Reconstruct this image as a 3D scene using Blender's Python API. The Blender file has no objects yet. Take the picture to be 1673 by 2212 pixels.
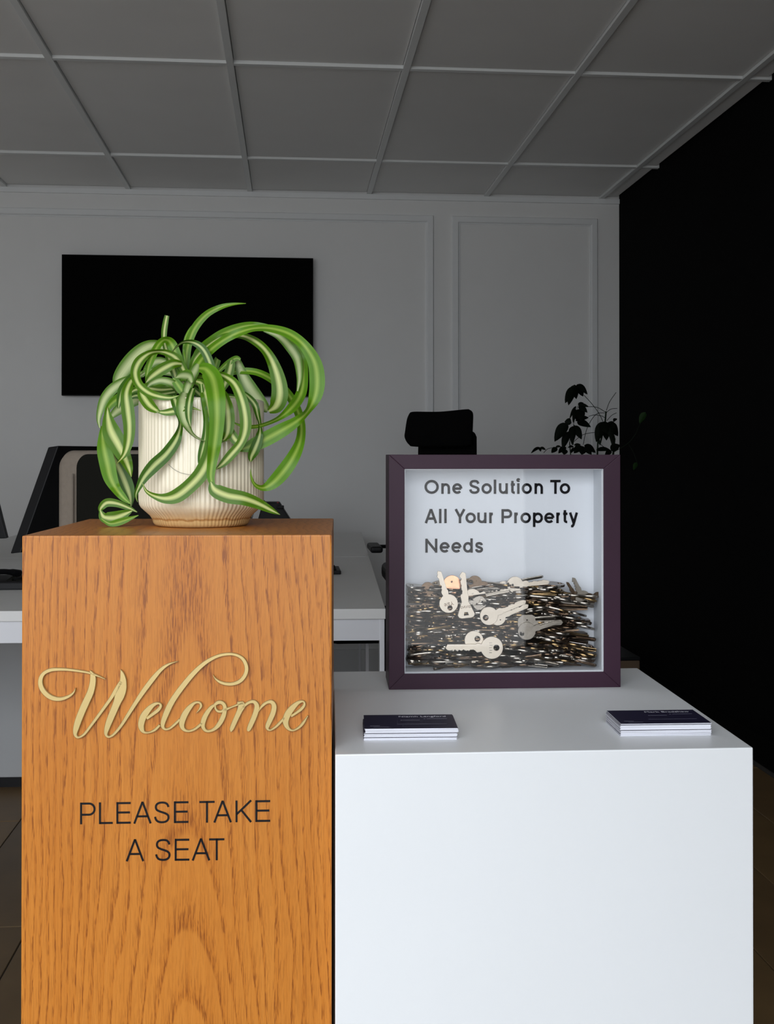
import bpy, bmesh, math, random
from mathutils import Vector, Matrix, Euler
C = bpy.context.scene.collection
S = bpy.context.scene
random.seed(7)

# ------------------------------------------------------------------ camera
F = 2400.0
YAW = math.radians(4.95)
PIT = math.radians(0.4)
EYE = Vector((0, 0, 1.1))
CX = 836.5
PY = 985 - F * math.tan(PIT)
FW = Vector((math.sin(YAW) * math.cos(PIT), math.cos(YAW) * math.cos(PIT), math.sin(PIT)))
RT = Vector((math.cos(YAW), -math.sin(YAW), 0))
UP = RT.cross(FW) * 1.0

def ray(x, y): return FW + RT * ((x - CX) / F) + UP * ((PY - y) / F)
def atz(x, y, z):
    r = ray(x, y); return EYE + r * ((z - EYE.z) / r.z)
def aty(x, y, Y):
    r = ray(x, y); return EYE + r * (Y / r.y)
def atd(x, y, d): return EYE + ray(x, y) * d
def atp(x, y, p0, n, off=0.0):
    r = ray(x, y); return EYE + r * (((p0 + n * off) - EYE).dot(n) / r.dot(n))

cam = bpy.data.cameras.new('camera')
cam.sensor_fit = 'HORIZONTAL'; cam.sensor_width = 36.0
cam.lens = F / 1673 * 36.0
cam.shift_x = 0.0
cam.shift_y = (PY - 1106) / 1673
cam.clip_start = 0.02; cam.clip_end = 100
co = bpy.data.objects.new('camera', cam); C.objects.link(co)
co.location = EYE
co.rotation_euler = (math.pi / 2 + PIT, 0, -YAW)
S.camera = co

# ------------------------------------------------------------------ light
SKY = 11.4
w = bpy.data.worlds.new('daylight'); S.world = w; w.use_nodes = True
bg = w.node_tree.nodes['Background']
bg.inputs[1].default_value = SKY
_t = w.node_tree.nodes.new('ShaderNodeTexCoord'); _s = w.node_tree.nodes.new('ShaderNodeSeparateXYZ'); _r = w.node_tree.nodes.new('ShaderNodeValToRGB')
w.node_tree.links.new(_t.outputs['Generated'], _s.inputs[0]); w.node_tree.links.new(_s.outputs['Z'], _r.inputs['Fac'])
_e = _r.color_ramp.elements                       # overcast sky, three times brighter overhead than at the skyline, over grey pavement
_m = w.node_tree.nodes.new('ShaderNodeMapRange'); _m.inputs['From Min'].default_value = -1.0; w.node_tree.links.new(_s.outputs['Z'], _m.inputs['Value']); w.node_tree.links.new(_m.outputs[0], _r.inputs['Fac'])
_e[0].position = 0.0; _e[0].color = (.23, .235, .24, 1)
_e[1].position = 1.0; _e[1].color = (.95, 1.0, 1.06, 1)
_x = _e.new(0.49); _x.color = (.23, .235, .24, 1)
_x = _e.new(0.505); _x.color = (.32, .335, .355, 1)
w.node_tree.links.new(_r.outputs['Color'], bg.inputs[0])
# daylight comes in through the shopfront window behind the viewer; the portal only guides sampling
WIN = (-3.1, 0.65, 0.43, 2.38)      # x0, x1, z0, z1
WY = -1.0
pl = bpy.data.lights.new('window_portal', 'AREA'); pl.shape = 'RECTANGLE'
pl.size = WIN[1] - WIN[0]; pl.size_y = WIN[3] - WIN[2]
pl.cycles.is_portal = True
po = bpy.data.objects.new('window_portal', pl); C.objects.link(po)
po.location = ((WIN[0] + WIN[1]) / 2, WY - 0.12, (WIN[2] + WIN[3]) / 2)
po.rotation_euler = (math.radians(90), 0, 0)
S.view_settings.view_transform = 'Standard'; S.view_settings.look = 'None'
S.view_settings.exposure = 0.0; S.view_settings.gamma = 1.0
S.view_settings.use_curve_mapping = False
S.cycles.max_bounces = 10; S.cycles.diffuse_bounces = 5; S.cycles.glossy_bounces = 5
S.cycles.transparent_max_bounces = 12
S.cycles.use_denoising = True
S.cycles.sample_clamp_indirect = 6.0

# ------------------------------------------------------------------ materials
def mat(name, col, rough=0.6, metal=0.0, spec=0.5, coat=0.0, bump=0.0, bscale=200.0, var=0.0, vscale=8.0):
    m = bpy.data.materials.new(name); m.use_nodes = True
    nt = m.node_tree; b = nt.nodes['Principled BSDF']
    b.inputs['Base Color'].default_value = (*col, 1); b.inputs['Roughness'].default_value = rough
    b.inputs['Metallic'].default_value = metal; b.inputs['Specular IOR Level'].default_value = spec
    b.inputs['Coat Weight'].default_value = coat
    tc = nt.nodes.new('ShaderNodeTexCoord')
    n = nt.nodes.new('ShaderNodeTexNoise'); n.inputs['Scale'].default_value = vscale; n.inputs['Detail'].default_value = 4
    nt.links.new(tc.outputs['Object'], n.inputs['Vector'])
    mx = nt.nodes.new('ShaderNodeMix'); mx.data_type = 'RGBA'
    v = max(var, 0.02)
    mx.inputs['A'].default_value = (*[c * (1 - v) for c in col], 1)
    mx.inputs['B'].default_value = (*[min(1, c * (1 + v)) for c in col], 1)
    nt.links.new(n.outputs['Fac'], mx.inputs['Factor']); nt.links.new(mx.outputs['Result'], b.inputs['Base Color'])
    if bump:
        n2 = nt.nodes.new('ShaderNodeTexNoise'); n2.inputs['Scale'].default_value = bscale
        nt.links.new(tc.outputs['Object'], n2.inputs['Vector'])
        bp = nt.nodes.new('ShaderNodeBump'); bp.inputs['Strength'].default_value = bump; bp.inputs['Distance'].default_value = 0.001
        nt.links.new(n2.outputs['Fac'], bp.inputs['Height']); nt.links.new(bp.outputs['Normal'], b.inputs['Normal'])
    return m

def oak(name, dark=1.0):
    m = bpy.data.materials.new(name); m.use_nodes = True
    nt = m.node_tree; N = nt.nodes; L = nt.links; b = N['Principled BSDF']
    tc = N.new('ShaderNodeTexCoord')
    def mapping(scale, loc=(0, 0, 0)):
        mp = N.new('ShaderNodeMapping'); mp.inputs['Scale'].default_value = scale; mp.inputs['Location'].default_value = loc
        L.new(tc.outputs['Object'], mp.inputs['Vector']); return mp.outputs['Vector']
    def noise(vec, scale, detail=3, rough=0.5):
        n = N.new('ShaderNodeTexNoise'); n.inputs['Scale'].default_value = scale; n.inputs['Detail'].default_value = detail
        n.inputs['Roughness'].default_value = rough; L.new(vec, n.inputs['Vector']); return n.outputs['Fac']
    def math_(op, a, bb=None, clamp=False):
        q = N.new('ShaderNodeMath'); q.operation = op; q.use_clamp = clamp
        for i, x in enumerate((a, bb)):
            if x is None: continue
            if isinstance(x, (int, float)): q.inputs[i].default_value = x
            else: L.new(x, q.inputs[i])
        return q.outputs[0]
    def ramp(fac, stops):
        r = N.new('ShaderNodeValToRGB'); e = r.color_ramp.elements
        e[0].position, e[0].color = stops[0][0], (*stops[0][1], 1)
        e[1].position, e[1].color = stops[-1][0], (*stops[-1][1], 1)
        for p, c in stops[1:-1]:
            x = e.new(p); x.color = (*c, 1)
        L.new(fac, r.inputs['Fac']); return r.outputs['Color']
    # cathedral figure: long nested ellipses around the middle of the face, wobbling
    sep = N.new('ShaderNodeSeparateXYZ'); L.new(tc.outputs['Object'], sep.inputs[0])
    wob = noise(mapping((8, 8, 2.0)), 1.0, 3, 0.55)
    wob2 = noise(mapping((45, 45, 4)), 1.0, 3, 0.6)
    x = math_('ADD', sep.outputs['X'], math_('ADD', math_('MULTIPLY', math_('SUBTRACT', wob, 0.5), 0.050), math_('MULTIPLY', math_('SUBTRACT', wob2, 0.5), 0.010)))
    xs = math_('MULTIPLY', math_('ADD', x, -0.008), 1.0)
    zs = math_('MULTIPLY', math_('TANH', math_('MULTIPLY', math_('ADD', sep.outputs['Z'], -0.45), 3.7)), 0.070)
    r = math_('SQRT', math_('ADD', math_('MULTIPLY', xs, xs), math_('MULTIPLY', zs, zs)))
    ring = math_('FRACT', math_('MULTIPLY', math_('POWER', r, 1.35), 230.0))
    ringd = ramp(ring, [(0.0, (1, 1, 1)), (0.16, (.45, .45, .45)), (0.45, (.12, .12, .12)), (0.90, (0, 0, 0)), (1.0, (.9, .9, .9))])
    pores = noise(mapping((1050, 1050, 62)), 1.0, 2, 0.6)
    fine = noise(mapping((420, 420, 7)), 1.0, 4, 0.7)
    porem = ramp(pores, [(0.49, (0, 0, 0)), (0.58, (1, 1, 1))])
    dashes = math_('MULTIPLY', porem, math_('ADD', math_('MULTIPLY', ringd, 1.2), 0.16), True)
    shade = math_('ADD', math_('MULTIPLY', ringd, 0.24), math_('MULTIPLY', fine, 0.70))
    big = noise(mapping((16, 16, 1.6)), 1.0, 2)
    shade = math_('ADD', math_('MULTIPLY', shade, 0.75), math_('MULTIPLY', big, 0.25))
    base = ramp(shade, [(0.15, (.60, .235, .040)), (0.40, (.54, .195, .028)), (0.58, (.47, .155, .019)), (0.85, (.36, .108, .011))])
    mx = N.new('ShaderNodeMix'); mx.data_type = 'RGBA'; L.new(math_('MULTIPLY', dashes, 0.80), mx.inputs['Factor'])
    L.new(base, mx.inputs['A']); mx.inputs['B'].default_value = (.21, .055, .008, 1)
    L.new(mx.outputs['Result'], b.inputs['Base Color'])
    b.inputs['Roughness'].default_value = 0.34; b.inputs['Specular IOR Level'].default_value = 0.35
    bp = N.new('ShaderNodeBump'); bp.inputs['Strength'].default_value = 0.12; bp.inputs['Distance'].default_value = 0.0004
    bp.invert = True
    L.new(dashes, bp.inputs['Height']); L.new(bp.outputs['Normal'], b.inputs['Normal'])
    return m

def leafmat(name, green, cream, half=0.24, soft=0.10):
    m = bpy.data.materials.new(name); m.use_nodes = True
    nt = m.node_tree; N = nt.nodes; L = nt.links; b = N['Principled BSDF']
    uv = N.new('ShaderNodeUVMap'); sp = N.new('ShaderNodeSeparateXYZ'); L.new(uv.outputs[0], sp.inputs[0])
    mp = N.new('ShaderNodeMapping'); mp.inputs['Scale'].default_value = (34, 0.8, 1); L.new(uv.outputs[0], mp.inputs['Vector'])
    n = N.new('ShaderNodeTexNoise'); n.inputs['Scale'].default_value = 1.0; n.inputs['Detail'].default_value = 2; L.new(mp.outputs[0], n.inputs['Vector'])
    def M(op, a, bb):
        q = N.new('ShaderNodeMath'); q.operation = op
        for i, x in enumerate((a, bb)):
            if isinstance(x, (int, float)): q.inputs[i].default_value = x
            else: L.new(x, q.inputs[i])
        return q.outputs[0]
    dist = M('ABSOLUTE', M('SUBTRACT', sp.outputs[0], 0.5), 0)
    dist = M('ADD', dist, M('MULTIPLY', M('SUBTRACT', n.outputs['Fac'], 0.5), 0.16))
    r = N.new('ShaderNodeValToRGB'); e = r.color_ramp.elements
    mid = tuple((a * 0.45 + c * 0.55) for a, c in zip(green, cream))
    e[0].position = max(0.0, half - soft - .06); e[0].color = (*cream, 1)
    x = e.new(half - soft * .5); x.color = (*mid, 1)
    e[-1].position = half + soft * .5; e[-1].color = (*green, 1)
    x = e.new(0.5); x.color = (*[c * 1.15 for c in green], 1)
    L.new(dist, r.inputs['Fac'])
    mx = N.new('ShaderNodeMix'); mx.data_type = 'RGBA'; mx.blend_type = 'MULTIPLY'; mx.inputs['Factor'].default_value = 0.45
    r2 = N.new('ShaderNodeValToRGB'); r2.color_ramp.elements[0].position = .3; r2.color_ramp.elements[0].color = (.55, .6, .5, 1); r2.color_ramp.elements[1].position = .7
    L.new(n.outputs['Fac'], r2.inputs['Fac']); L.new(r.outputs['Color'], mx.inputs['A']); L.new(r2.outputs['Color'], mx.inputs['B'])
    L.new(mx.outputs['Result'], b.inputs['Base Color'])
    b.inputs['Roughness'].default_value = 0.40; b.inputs['Specular IOR Level'].default_value = 0.30
    # a little light passes through the blade
    tr = N.new('ShaderNodeBsdfTranslucent'); L.new(mx.outputs['Result'], tr.inputs['Color'])
    ms = N.new('ShaderNodeMixShader'); ms.inputs[0].default_value = 0.14
    out = N['Material Output']; L.new(b.outputs[0], ms.inputs[1]); L.new(tr.outputs[0], ms.inputs[2]); L.new(ms.outputs[0], out.inputs[0])
    return m

def glassmat(name, tint=(1, 1, 1), refl=1.0):
    m = bpy.data.materials.new(name); m.use_nodes = True
    nt = m.node_tree; N = nt.nodes; L = nt.links; N.remove(N['Principled BSDF'])
    t = N.new('ShaderNodeBsdfTransparent'); t.inputs[0].default_value = (*tint, 1)
    g = N.new('ShaderNodeBsdfGlossy'); g.inputs['Roughness'].default_value = 0.0; g.inputs['Color'].default_value = (refl, refl, refl, 1)
    fr = N.new('ShaderNodeFresnel'); fr.inputs['IOR'].default_value = 1.29
    ms = N.new('ShaderNodeMixShader'); L.new(fr.outputs[0], ms.inputs[0]); L.new(t.outputs[0], ms.inputs[1]); L.new(g.outputs[0], ms.inputs[2])
    L.new(ms.outputs[0], N['Material Output'].inputs[0])
    return m

M_OAK = oak('oak_veneer')
M_WHITE = mat('white_laminate', (.775, .795, .81), .38, var=.012, vscale=5)
M_WALL = mat('grey_wall_paint', (.85, .855, .85), .75, bump=.15, bscale=300)
M_MOULD = mat('grey_moulding_paint', (.84, .86, .87), .45)
M_BLACKWALL = mat('black_wall_paint', (.0035, .0035, .0035), .9, spec=.05)
M_CEIL = mat('ceiling_tile_board', (.84, .84, .83), .9, bump=.3, bscale=500, var=.05, vscale=3)
M_BAR = mat('ceiling_grid_enamel', (.78, .80, .80), .4)
M_PURPLE = mat('aubergine_wood', (.034, .012, .026), .45, spec=.22, var=.18, vscale=14)
M_LINER = mat('white_liner_card', (.64, .665, .70), .6)
M_INK = mat('black_vinyl', (.006, .006, .008), .25)
M_INK2 = mat('black_print', (.003, .003, .005), .6, spec=.1)
M_GOLD = mat('brushed_gold_acrylic', (.56, .42, .175), .42, metal=.6, var=.03, vscale=40)
M_NICKEL = mat('nickel_key_metal', (.30, .275, .24), .24, metal=1.0, var=.2, vscale=90)
M_NICKEL2 = mat('bright_nickel_key_metal', (.56, .50, .42), .40, metal=1.0, var=.06, vscale=60)
M_BRASS = mat('aged_brass_key_metal', (.24, .165, .08), .24, metal=1.0, var=.25, vscale=90)
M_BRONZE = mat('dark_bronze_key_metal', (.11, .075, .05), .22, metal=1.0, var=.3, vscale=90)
M_COPPER = mat('copper_key_metal', (.70, .38, .24), .25, metal=1.0, var=.2, vscale=90)
M_BLACKPL = mat('black_plastic', (.006, .006, .007), .5, spec=.25)
M_SCREEN = mat('black_screen', (.0022, .0022, .0022), .75, spec=.03)
M_BLACKFAB = mat('black_fabric', (.004, .004, .0042), .95, spec=.05, bump=.2)
M_TAUPE = mat('taupe_fabric', (.25, .21, .17), .9, bump=.5, bscale=900, var=.12, vscale=120)
M_DARKFAB = mat('dark_mesh_fabric', (.010, .010, .008), .9, spec=.1)
M_DESK = mat('white_desk_laminate', (.80, .80, .79), .45)
M_DESKB = mat('white_desk_steel', (.78, .79, .83), .45)
M_CARDW = mat('white_card_stock', (.78, .79, .86), .7)
M_CARDN = mat('navy_card_print', (.008, .006, .030), .55, spec=.2)
M_SILVER = mat('silver_print', (.62, .62, .68), .4)
M_GREYP = mat('grey_print', (.20, .20, .26), .5)
M_GROUT = mat('dark_grout', (.05, .045, .04), .9)
M_PLANK = [mat('floor_plank_%s' % n, c, .45, var=.35, vscale=6) for n, c in (('brown', (.17, .105, .046)), ('umber', (.13, .085, .042)), ('tan', (.19, .118, .05)))]
M_SOIL = mat('potting_soil', (.02, .012, .007), .95)
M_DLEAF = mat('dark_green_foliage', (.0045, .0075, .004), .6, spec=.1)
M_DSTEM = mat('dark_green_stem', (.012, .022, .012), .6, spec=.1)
M_GLINT = mat('lit_green_foliage', (.012, .035, .008), .6, spec=.1)  # same foliage in lighter green, painting in the light a few leaflets catch
M_PLANTER = mat('brown_wood_planter', (.11, .07, .04), .6, var=.25)
M_FRAME = mat('white_window_frame', (.5, .5, .5), .5)
M_RED = mat('red_indicator', (.35, .01, .02), .4)
M_PETAL = mat('pale_petal', (.55, .58, .55), .7)
M_GLASS = glassmat('picture_glass')
M_PANE = glassmat('window_glass')
GREEN = (.058, .175, .008)
ML = {
 'n': leafmat('variegated_leaf', (.075, .185, .003), (.70, .76, .30), .19, .09),
 'g': leafmat('green_leaf', (.100, .255, .005), (.36, .52, .08), .16, .12),
 'w': leafmat('pale_leaf_underside', (.10, .225, .022), (.60, .68, .34), .30, .16),
 'd': leafmat('deep_green_leaf', (.042, .13, .004), (.58, .67, .27), .17, .07),
}

# pot glaze: cream, toasted brown where the glaze thins at the foot
def potmat():
    m = bpy.data.materials.new('cream_glaze'); m.use_nodes = True
    nt = m.node_tree; N = nt.nodes; L = nt.links; b = N['Principled BSDF']
    tc = N.new('ShaderNodeTexCoord'); sp = N.new('ShaderNodeSeparateXYZ'); L.new(tc.outputs['Object'], sp.inputs[0])
    n = N.new('ShaderNodeTexNoise'); n.inputs['Scale'].default_value = 90; n.inputs['Detail'].default_value = 5; L.new(tc.outputs['Object'], n.inputs['Vector'])
    a = N.new('ShaderNodeMath'); a.operation = 'MULTIPLY_ADD'; a.inputs[1].default_value = 0.006; L.new(n.outputs['Fac'], a.inputs[0]); L.new(sp.outputs['Z'], a.inputs[2])
    mr = N.new('ShaderNodeMapRange'); mr.inputs['From Min'].default_value = 0; mr.inputs['From Max'].default_value = 0.03; L.new(a.outputs[0], mr.inputs['Value'])
    r = N.new('ShaderNodeValToRGB'); e = r.color_ramp.elements
    e[0].position = .12; e[0].color = (.55, .34, .14, 1)
    e[1].position = 1.0; e[1].color = (.86, .78, .60, 1)
    for p, c in ((.30, (.70, .49, .22)), (.36, (.42, .20, .06)), (.42, (.72, .52, .26)), (.62, (.80, .69, .46)), (.82, (.86, .77, .58))):
        x = e.new(p); x.color = (*c, 1)
    L.new(mr.outputs[0], r.inputs['Fac']); L.new(r.outputs[0], b.inputs['Base Color'])
    b.inputs['Roughness'].default_value = .22; b.inputs['Coat Weight'].default_value = .4; b.inputs['Coat Roughness'].default_value = .1
    return m
M_POT = potmat()

# ------------------------------------------------------------------ object helpers
def tag(o, label=None, cat=None, group=None, kind=None):
    if label: o['label'] = label
    if cat: o['category'] = cat
    if group: o['group'] = group
    if kind: o['kind'] = kind
    return o

def thing(name, loc, label, cat, group=None, rz=0.0):
    o = bpy.data.objects.new(name, None); C.objects.link(o); o.empty_display_size = 0.05
    o.location = loc; o.rotation_euler = (0, 0, rz)
    return tag(o, label, cat, group)

def mesh_obj(name, bm, m, parent=None, smooth=False, kind=None, local=False):
    """bm is in world coordinates; moved into the parent's frame (location only) unless local."""
    if parent is not None and not local:
        off = Vector((0, 0, 0)); p = parent
        while p is not None:
            off += Vector(p.location); p = p.parent
        bmesh.ops.translate(bm, verts=bm.verts, vec=-off)
    me = bpy.data.meshes.new(name); bm.to_mesh(me); bm.free()
    for x in (m if isinstance(m, (list, tuple)) else [m]): me.materials.append(x)
    if smooth:
        for p in me.polygons: p.use_smooth = True
    o = bpy.data.objects.new(name, me); C.objects.link(o)
    if parent is not None: o.parent = parent
    if kind: o['kind'] = kind
    return o

def recalc(bm): bmesh.ops.recalc_face_normals(bm, faces=bm.faces); return bm

def hexa(bm, lo, hi, bevel=0.0, seg=2):
    """prism from 4 bottom corners lo and 4 top corners hi (Vectors, counter-clockwise)"""
    vs = [bm.verts.new(p) for p in list(lo) + list(hi)]
    fs = [bm.faces.new([vs[i] for i in f]) for f in ((3, 2, 1, 0), (4, 5, 6, 7), (0, 1, 5, 4), (1, 2, 6, 5), (2, 3, 7, 6), (3, 0, 4, 7))]
    if bevel:
        es = set(e for f in fs for e in f.edges)
        bmesh.ops.bevel(bm, geom=list(es), offset=bevel, segments=seg, profile=0.6, affect='EDGES')
    return bm

def box(bm, c, s, bevel=0.0, seg=2, rot=None):
    c = Vector(c); h = Vector(s) / 2
    R = rot if rot is not None else Matrix.Identity(3)
    p = lambda x, y, z: c + R @ Vector((x * h.x, y * h.y, z * h.z))
    t = bmesh.new()
    hexa(t, [p(-1, -1, -1), p(1, -1, -1), p(1, 1, -1), p(-1, 1, -1)], [p(-1, -1, 1), p(1, -1, 1), p(1, 1, 1), p(-1, 1, 1)], bevel, seg)
    me = bpy.data.meshes.new('tmp'); t.to_mesh(me); t.free(); bm.from_mesh(me); bpy.data.meshes.remove(me)
    return bm

def bx(c, s, bevel=0.0, seg=2, rot=None): return recalc(box(bmesh.new(), c, s, bevel, seg, rot))
def bspan(a, b, bevel=0.0):
    a = Vector(a); b = Vector(b); return bx((a + b) / 2, [abs(v) for v in (b - a)], bevel)

def spline(pts, n):
    """Catmull-Rom through tuples of any length"""
    out = []; P = [pts[0]] + list(pts) + [pts[-1]]
    for i in range(1, len(P) - 2):
        p0, p1, p2, p3 = P[i - 1], P[i], P[i + 1], P[i + 2]
        for k in range(n):
            t = k / n
            out.append(tuple(0.5 * ((2 * b) + (c - a) * t + (2 * a - 5 * b + 4 * c - d) * t * t + (3 * b - a - 3 * c + d) * t ** 3) for a, b, c, d in zip(p0, p1, p2, p3)))
    out.append(tuple(pts[-1])); return out

def tube(bm, pts, rad, seg=8):
    pts = [Vector(p) for p in pts]; rings = []
    rr = rad if isinstance(rad, (list, tuple)) else [rad] * len(pts)
    for i, p in enumerate(pts):
        t = (pts[min(i + 1, len(pts) - 1)] - pts[max(i - 1, 0)]).normalized()
        a = t.cross(Vector((0, 0, 1)));
        if a.length < 1e-3: a = t.cross(Vector((1, 0, 0)))
        a.normalize(); b = t.cross(a)
        rings.append([bm.verts.new(p + (a * math.cos(k * 2 * math.pi / seg) + b * math.sin(k * 2 * math.pi / seg)) * rr[i]) for k in range(seg)])
    for r0, r1 in zip(rings, rings[1:]):
        for k in range(seg): bm.faces.new((r0[k], r0[(k + 1) % seg], r1[(k + 1) % seg], r1[k]))
    bm.faces.new(rings[0][::-1]); bm.faces.new(rings[-1]); return bm

# ------------------------------------------------------------------ the room
WALLY = 5.64; XR = 1.70; XL = -3.2; ZC = 2.433
fl = mesh_obj('floor', bspan((XL, WY, -0.06), (XR, WALLY, -0.004)), M_GROUT, kind='structure')
PW, PLN = 0.205, 1.2
plank_me = {}
i = 0; x = 1.646
while x - PW > XL - PW:
    y = WY - (i * 0.43 % PLN)
    while y < WALLY:
        y0, y1 = max(y, WY) + .0015, min(y + PLN, WALLY) - .0015
        x0, x1 = max(x - PW, XL) + .0015, x - .0015
        if y1 - y0 > .02 and x1 - x0 > .02:
            k = (round(x1 - x0, 3), round(y1 - y0, 3), random.randrange(3))
            if k not in plank_me:
                b = bx((0, 0, 0.0), (k[0], k[1], 0.012), 0.0012, 1)
                me = bpy.data.meshes.new('plank'); b.to_mesh(me); b.free(); me.materials.append(M_PLANK[k[2]]); plank_me[k] = me
            o = bpy.data.objects.new('floor_plank', plank_me[k]); C.objects.link(o)
            o.location = ((x0 + x1) / 2, (y0 + y1) / 2, -0.006 + random.uniform(-.0002, .0002)); o.parent = fl
        y += PLN
    x -= PW; i += 1

mesh_obj('wall_back', bspan((XL, WALLY, 0), (XR, WALLY + .12, ZC + .03)), M_WALL, kind='structure')
mesh_obj('wall_right', bspan((XR, WY, 0), (XR + .12, WALLY + .12, ZC + .03)), M_BLACKWALL, kind='structure')
mesh_obj('wall_left', bspan((XL - .12, WY, 0), (XL, WALLY + .12, ZC + .03)), M_WALL, kind='structure')
mesh_obj('baseboard_right', bspan((XR - .03, WY + .02, 0), (XR, WALLY, .10), .002), M_BLACKWALL, kind='structure')
# window wall behind the viewer, with its opening
bm = bmesh.new()
for a, b in (((XL - .12, WY - .2, 0), (WIN[0], WY, ZC + .03)), ((WIN[1], WY - .2, 0), (XR + .12, WY, ZC + .03)),
             ((WIN[0], WY - .2, 0), (WIN[1], WY, WIN[2])), ((WIN[0], WY - .2, WIN[3]), (WIN[1], WY, ZC + .03))):
    a = Vector(a); b = Vector(b); box(bm, (a + b) / 2, b - a)
mesh_obj('wall_front', recalc(bm), M_WALL, kind='structure')
wn = thing('window_1', ((WIN[0] + WIN[1]) / 2, WY - .1, WIN[2]), None, None); wn['kind'] = 'structure'
xs = [WIN[0], -1.85, -0.60, WIN[1]]
bm = bmesh.new()
for xx in xs:
    xx = min(max(xx, WIN[0] + .03), WIN[1] - .03); box(bm, (xx, WY - .1, (WIN[2] + WIN[3]) / 2), (.06, .06, WIN[3] - WIN[2]))
for zz in (WIN[2] + .03, WIN[3] - .03): box(bm, ((WIN[0] + WIN[1]) / 2, WY - .1, zz), (WIN[1] - WIN[0], .058, .06))
mesh_obj('window_frame', recalc(bm), M_FRAME, wn)
for a, b in zip(xs, xs[1:]):
    mesh_obj('window_pane', bspan((a + .04, WY - .101, WIN[2] + .06), (b - .04, WY - .099, WIN[3] - .06)), M_PANE, wn)

# ceiling: slab above, grid bars, tiles each their own object
ce = mesh_obj('ceiling', bspan((XL, WY, ZC + .03), (XR, WALLY, ZC + .10)), M_CEIL, kind='structure')
GX = [1.605 - .604 * k for k in range(8)]; GY = [5.018 - 1.208 * k for k in range(6)]
BW = .024
bars = []
for gx in GX: bars.append(((gx - BW / 2, WY, ZC), (gx + BW / 2, WALLY, ZC + .030)))
for n_, gy in enumerate(GY):
    ed = [XR] + GX + [XL]
    for a, b in zip(ed, ed[1:]):
        bars.append(((b + (BW / 2 if b != XL else 0), gy - BW / 2, ZC + .0008), (a - (BW / 2 if a != XR else 0), gy + BW / 2, ZC + .030)))
for a, b in bars: mesh_obj('ceiling_grid_bar', bspan(a, b, .0012), M_BAR, ce)
ex = [XR] + GX + [XL]; ey = [WALLY] + GY + [WY]
for a, b in zip(ex, ex[1:]):
    for c, d in zip(ey, ey[1:]):
        if a - b < .05 or c - d < .05: continue
        g = BW / 2 + .0015
        dz = random.uniform(0, .003); x0, x1, y0, y1 = b + g, a - g, d + g, c - g
        o = mesh_obj('ceiling_tile', bspan((x0, y0, ZC + .009 + dz), (x1, y1, ZC + .022 + dz), .002), M_CEIL, ce)

# wall panel mouldings and the cornice strip
def moulding(name, x0, x1, z0, z1, w_=.040, t=.014):
    r = thing(name, (x0, WALLY, z0), None, None); r['kind'] = 'structure'
    Y0 = WALLY
    def prof(p, q, n):     # mitred strip from outer corners p,q ; n = inward direction
        bm = bmesh.new(); d = (q - p).normalized()
        rows = []
        for off, h in ((0, 0), (0, .006), (.004, t), (w_ - .010, t), (w_ - .004, .006), (w_, .006), (w_, 0)):
            rows.append((bm.verts.new(p + d * off + n * off + Vector((0, -h, 0))), bm.verts.new(q - d * off + n * off + Vector((0, -h, 0)))))
        for a, b in zip(rows, rows[1:]): bm.faces.new((a[0], a[1], b[1], b[0]))
        return recalc(bm)
    c = [Vector((x0, Y0, z0)), Vector((x1, Y0, z0)), Vector((x1, Y0, z1)), Vector((x0, Y0, z1))]
    for k, n in enumerate((Vector((0, 0, 1)), Vector((-1, 0, 0)), Vector((0, 0, -1)), Vector((1, 0, 0)))):
        mesh_obj('moulding_strip', prof(c[k], c[(k + 1) % 4], n), M_MOULD, r)
p = aty(937, 466, WALLY); moulding('trim_1', -2.2, p.x, .22, p.z)
p = aty(977, 467, WALLY); q = aty(1291, 470, WALLY); moulding('trim_2', p.x, q.x, .22, p.z)
mesh_obj('trim_3', bspan((XL, WALLY - .012, ZC - .026), (XR, WALLY, ZC), .002), M_MOULD, kind='structure')
mesh_obj('baseboard_back', bspan((XL, WALLY - .016, 0), (XR, WALLY, .12), .002), M_MOULD, kind='structure')

# ------------------------------------------------------------------ wall screen
a = aty(133, 549, WALLY - .06); b = aty(677, 857, WALLY - .06)
tv = thing('wall_television', ((a.x + b.x) / 2, WALLY, b.z), 'large black flat television hung on the grey panelled wall', 'television')
mesh_obj('screen', bspan((a.x + .004, WALLY - .062, b.z + .004), (b.x - .004, WALLY - .056, a.z - .004), .001), M_SCREEN, tv)
mesh_obj('bezel', bspan((a.x, WALLY - .058, b.z), (b.x, WALLY - .030, a.z), .003), M_BLACKPL, tv)
mesh_obj('wall_bracket', bspan((a.x + .3, WALLY - .030, b.z + .2), (b.x - .3, WALLY, a.z - .2)), M_BLACKPL, tv)

# ------------------------------------------------------------------ pedestals
def V2(x, y, z=0): return Vector((x, y, z))
def prism4(c4, z0, z1, bev):
    return recalc(hexa(bmesh.new(), [V2(x, y, z0) for x, y in c4], [V2(x, y, z1) for x, y in c4], bev, 2))
WZ = 1.0305
wf = Vector((-.234, .994, 0)); wr = Vector((.0362, .982, 0)); wd = (wr - wf).normalized(); wn_ = Vector((wd.y, -wd.x, 0))  # outward (towards camera)
wb = .258
wc = [(wf.x, wf.y), (wr.x, wr.y), (wr.x - wn_.x * wb, wr.y - wn_.y * wb), (wf.x - wn_.x * wb, wf.y - wn_.y * wb)]
oakped = thing('oak_pedestal', V2((wf.x + wr.x) / 2, (wf.y + wr.y) / 2 + wb / 2), 'tall oak veneer pedestal with gold script and black lettering, carrying the potted plant', 'pedestal')
body = mesh_obj('body', prism4(wc, 0.0, WZ, .0016), M_OAK, oakped)
WHZ = .841
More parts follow.
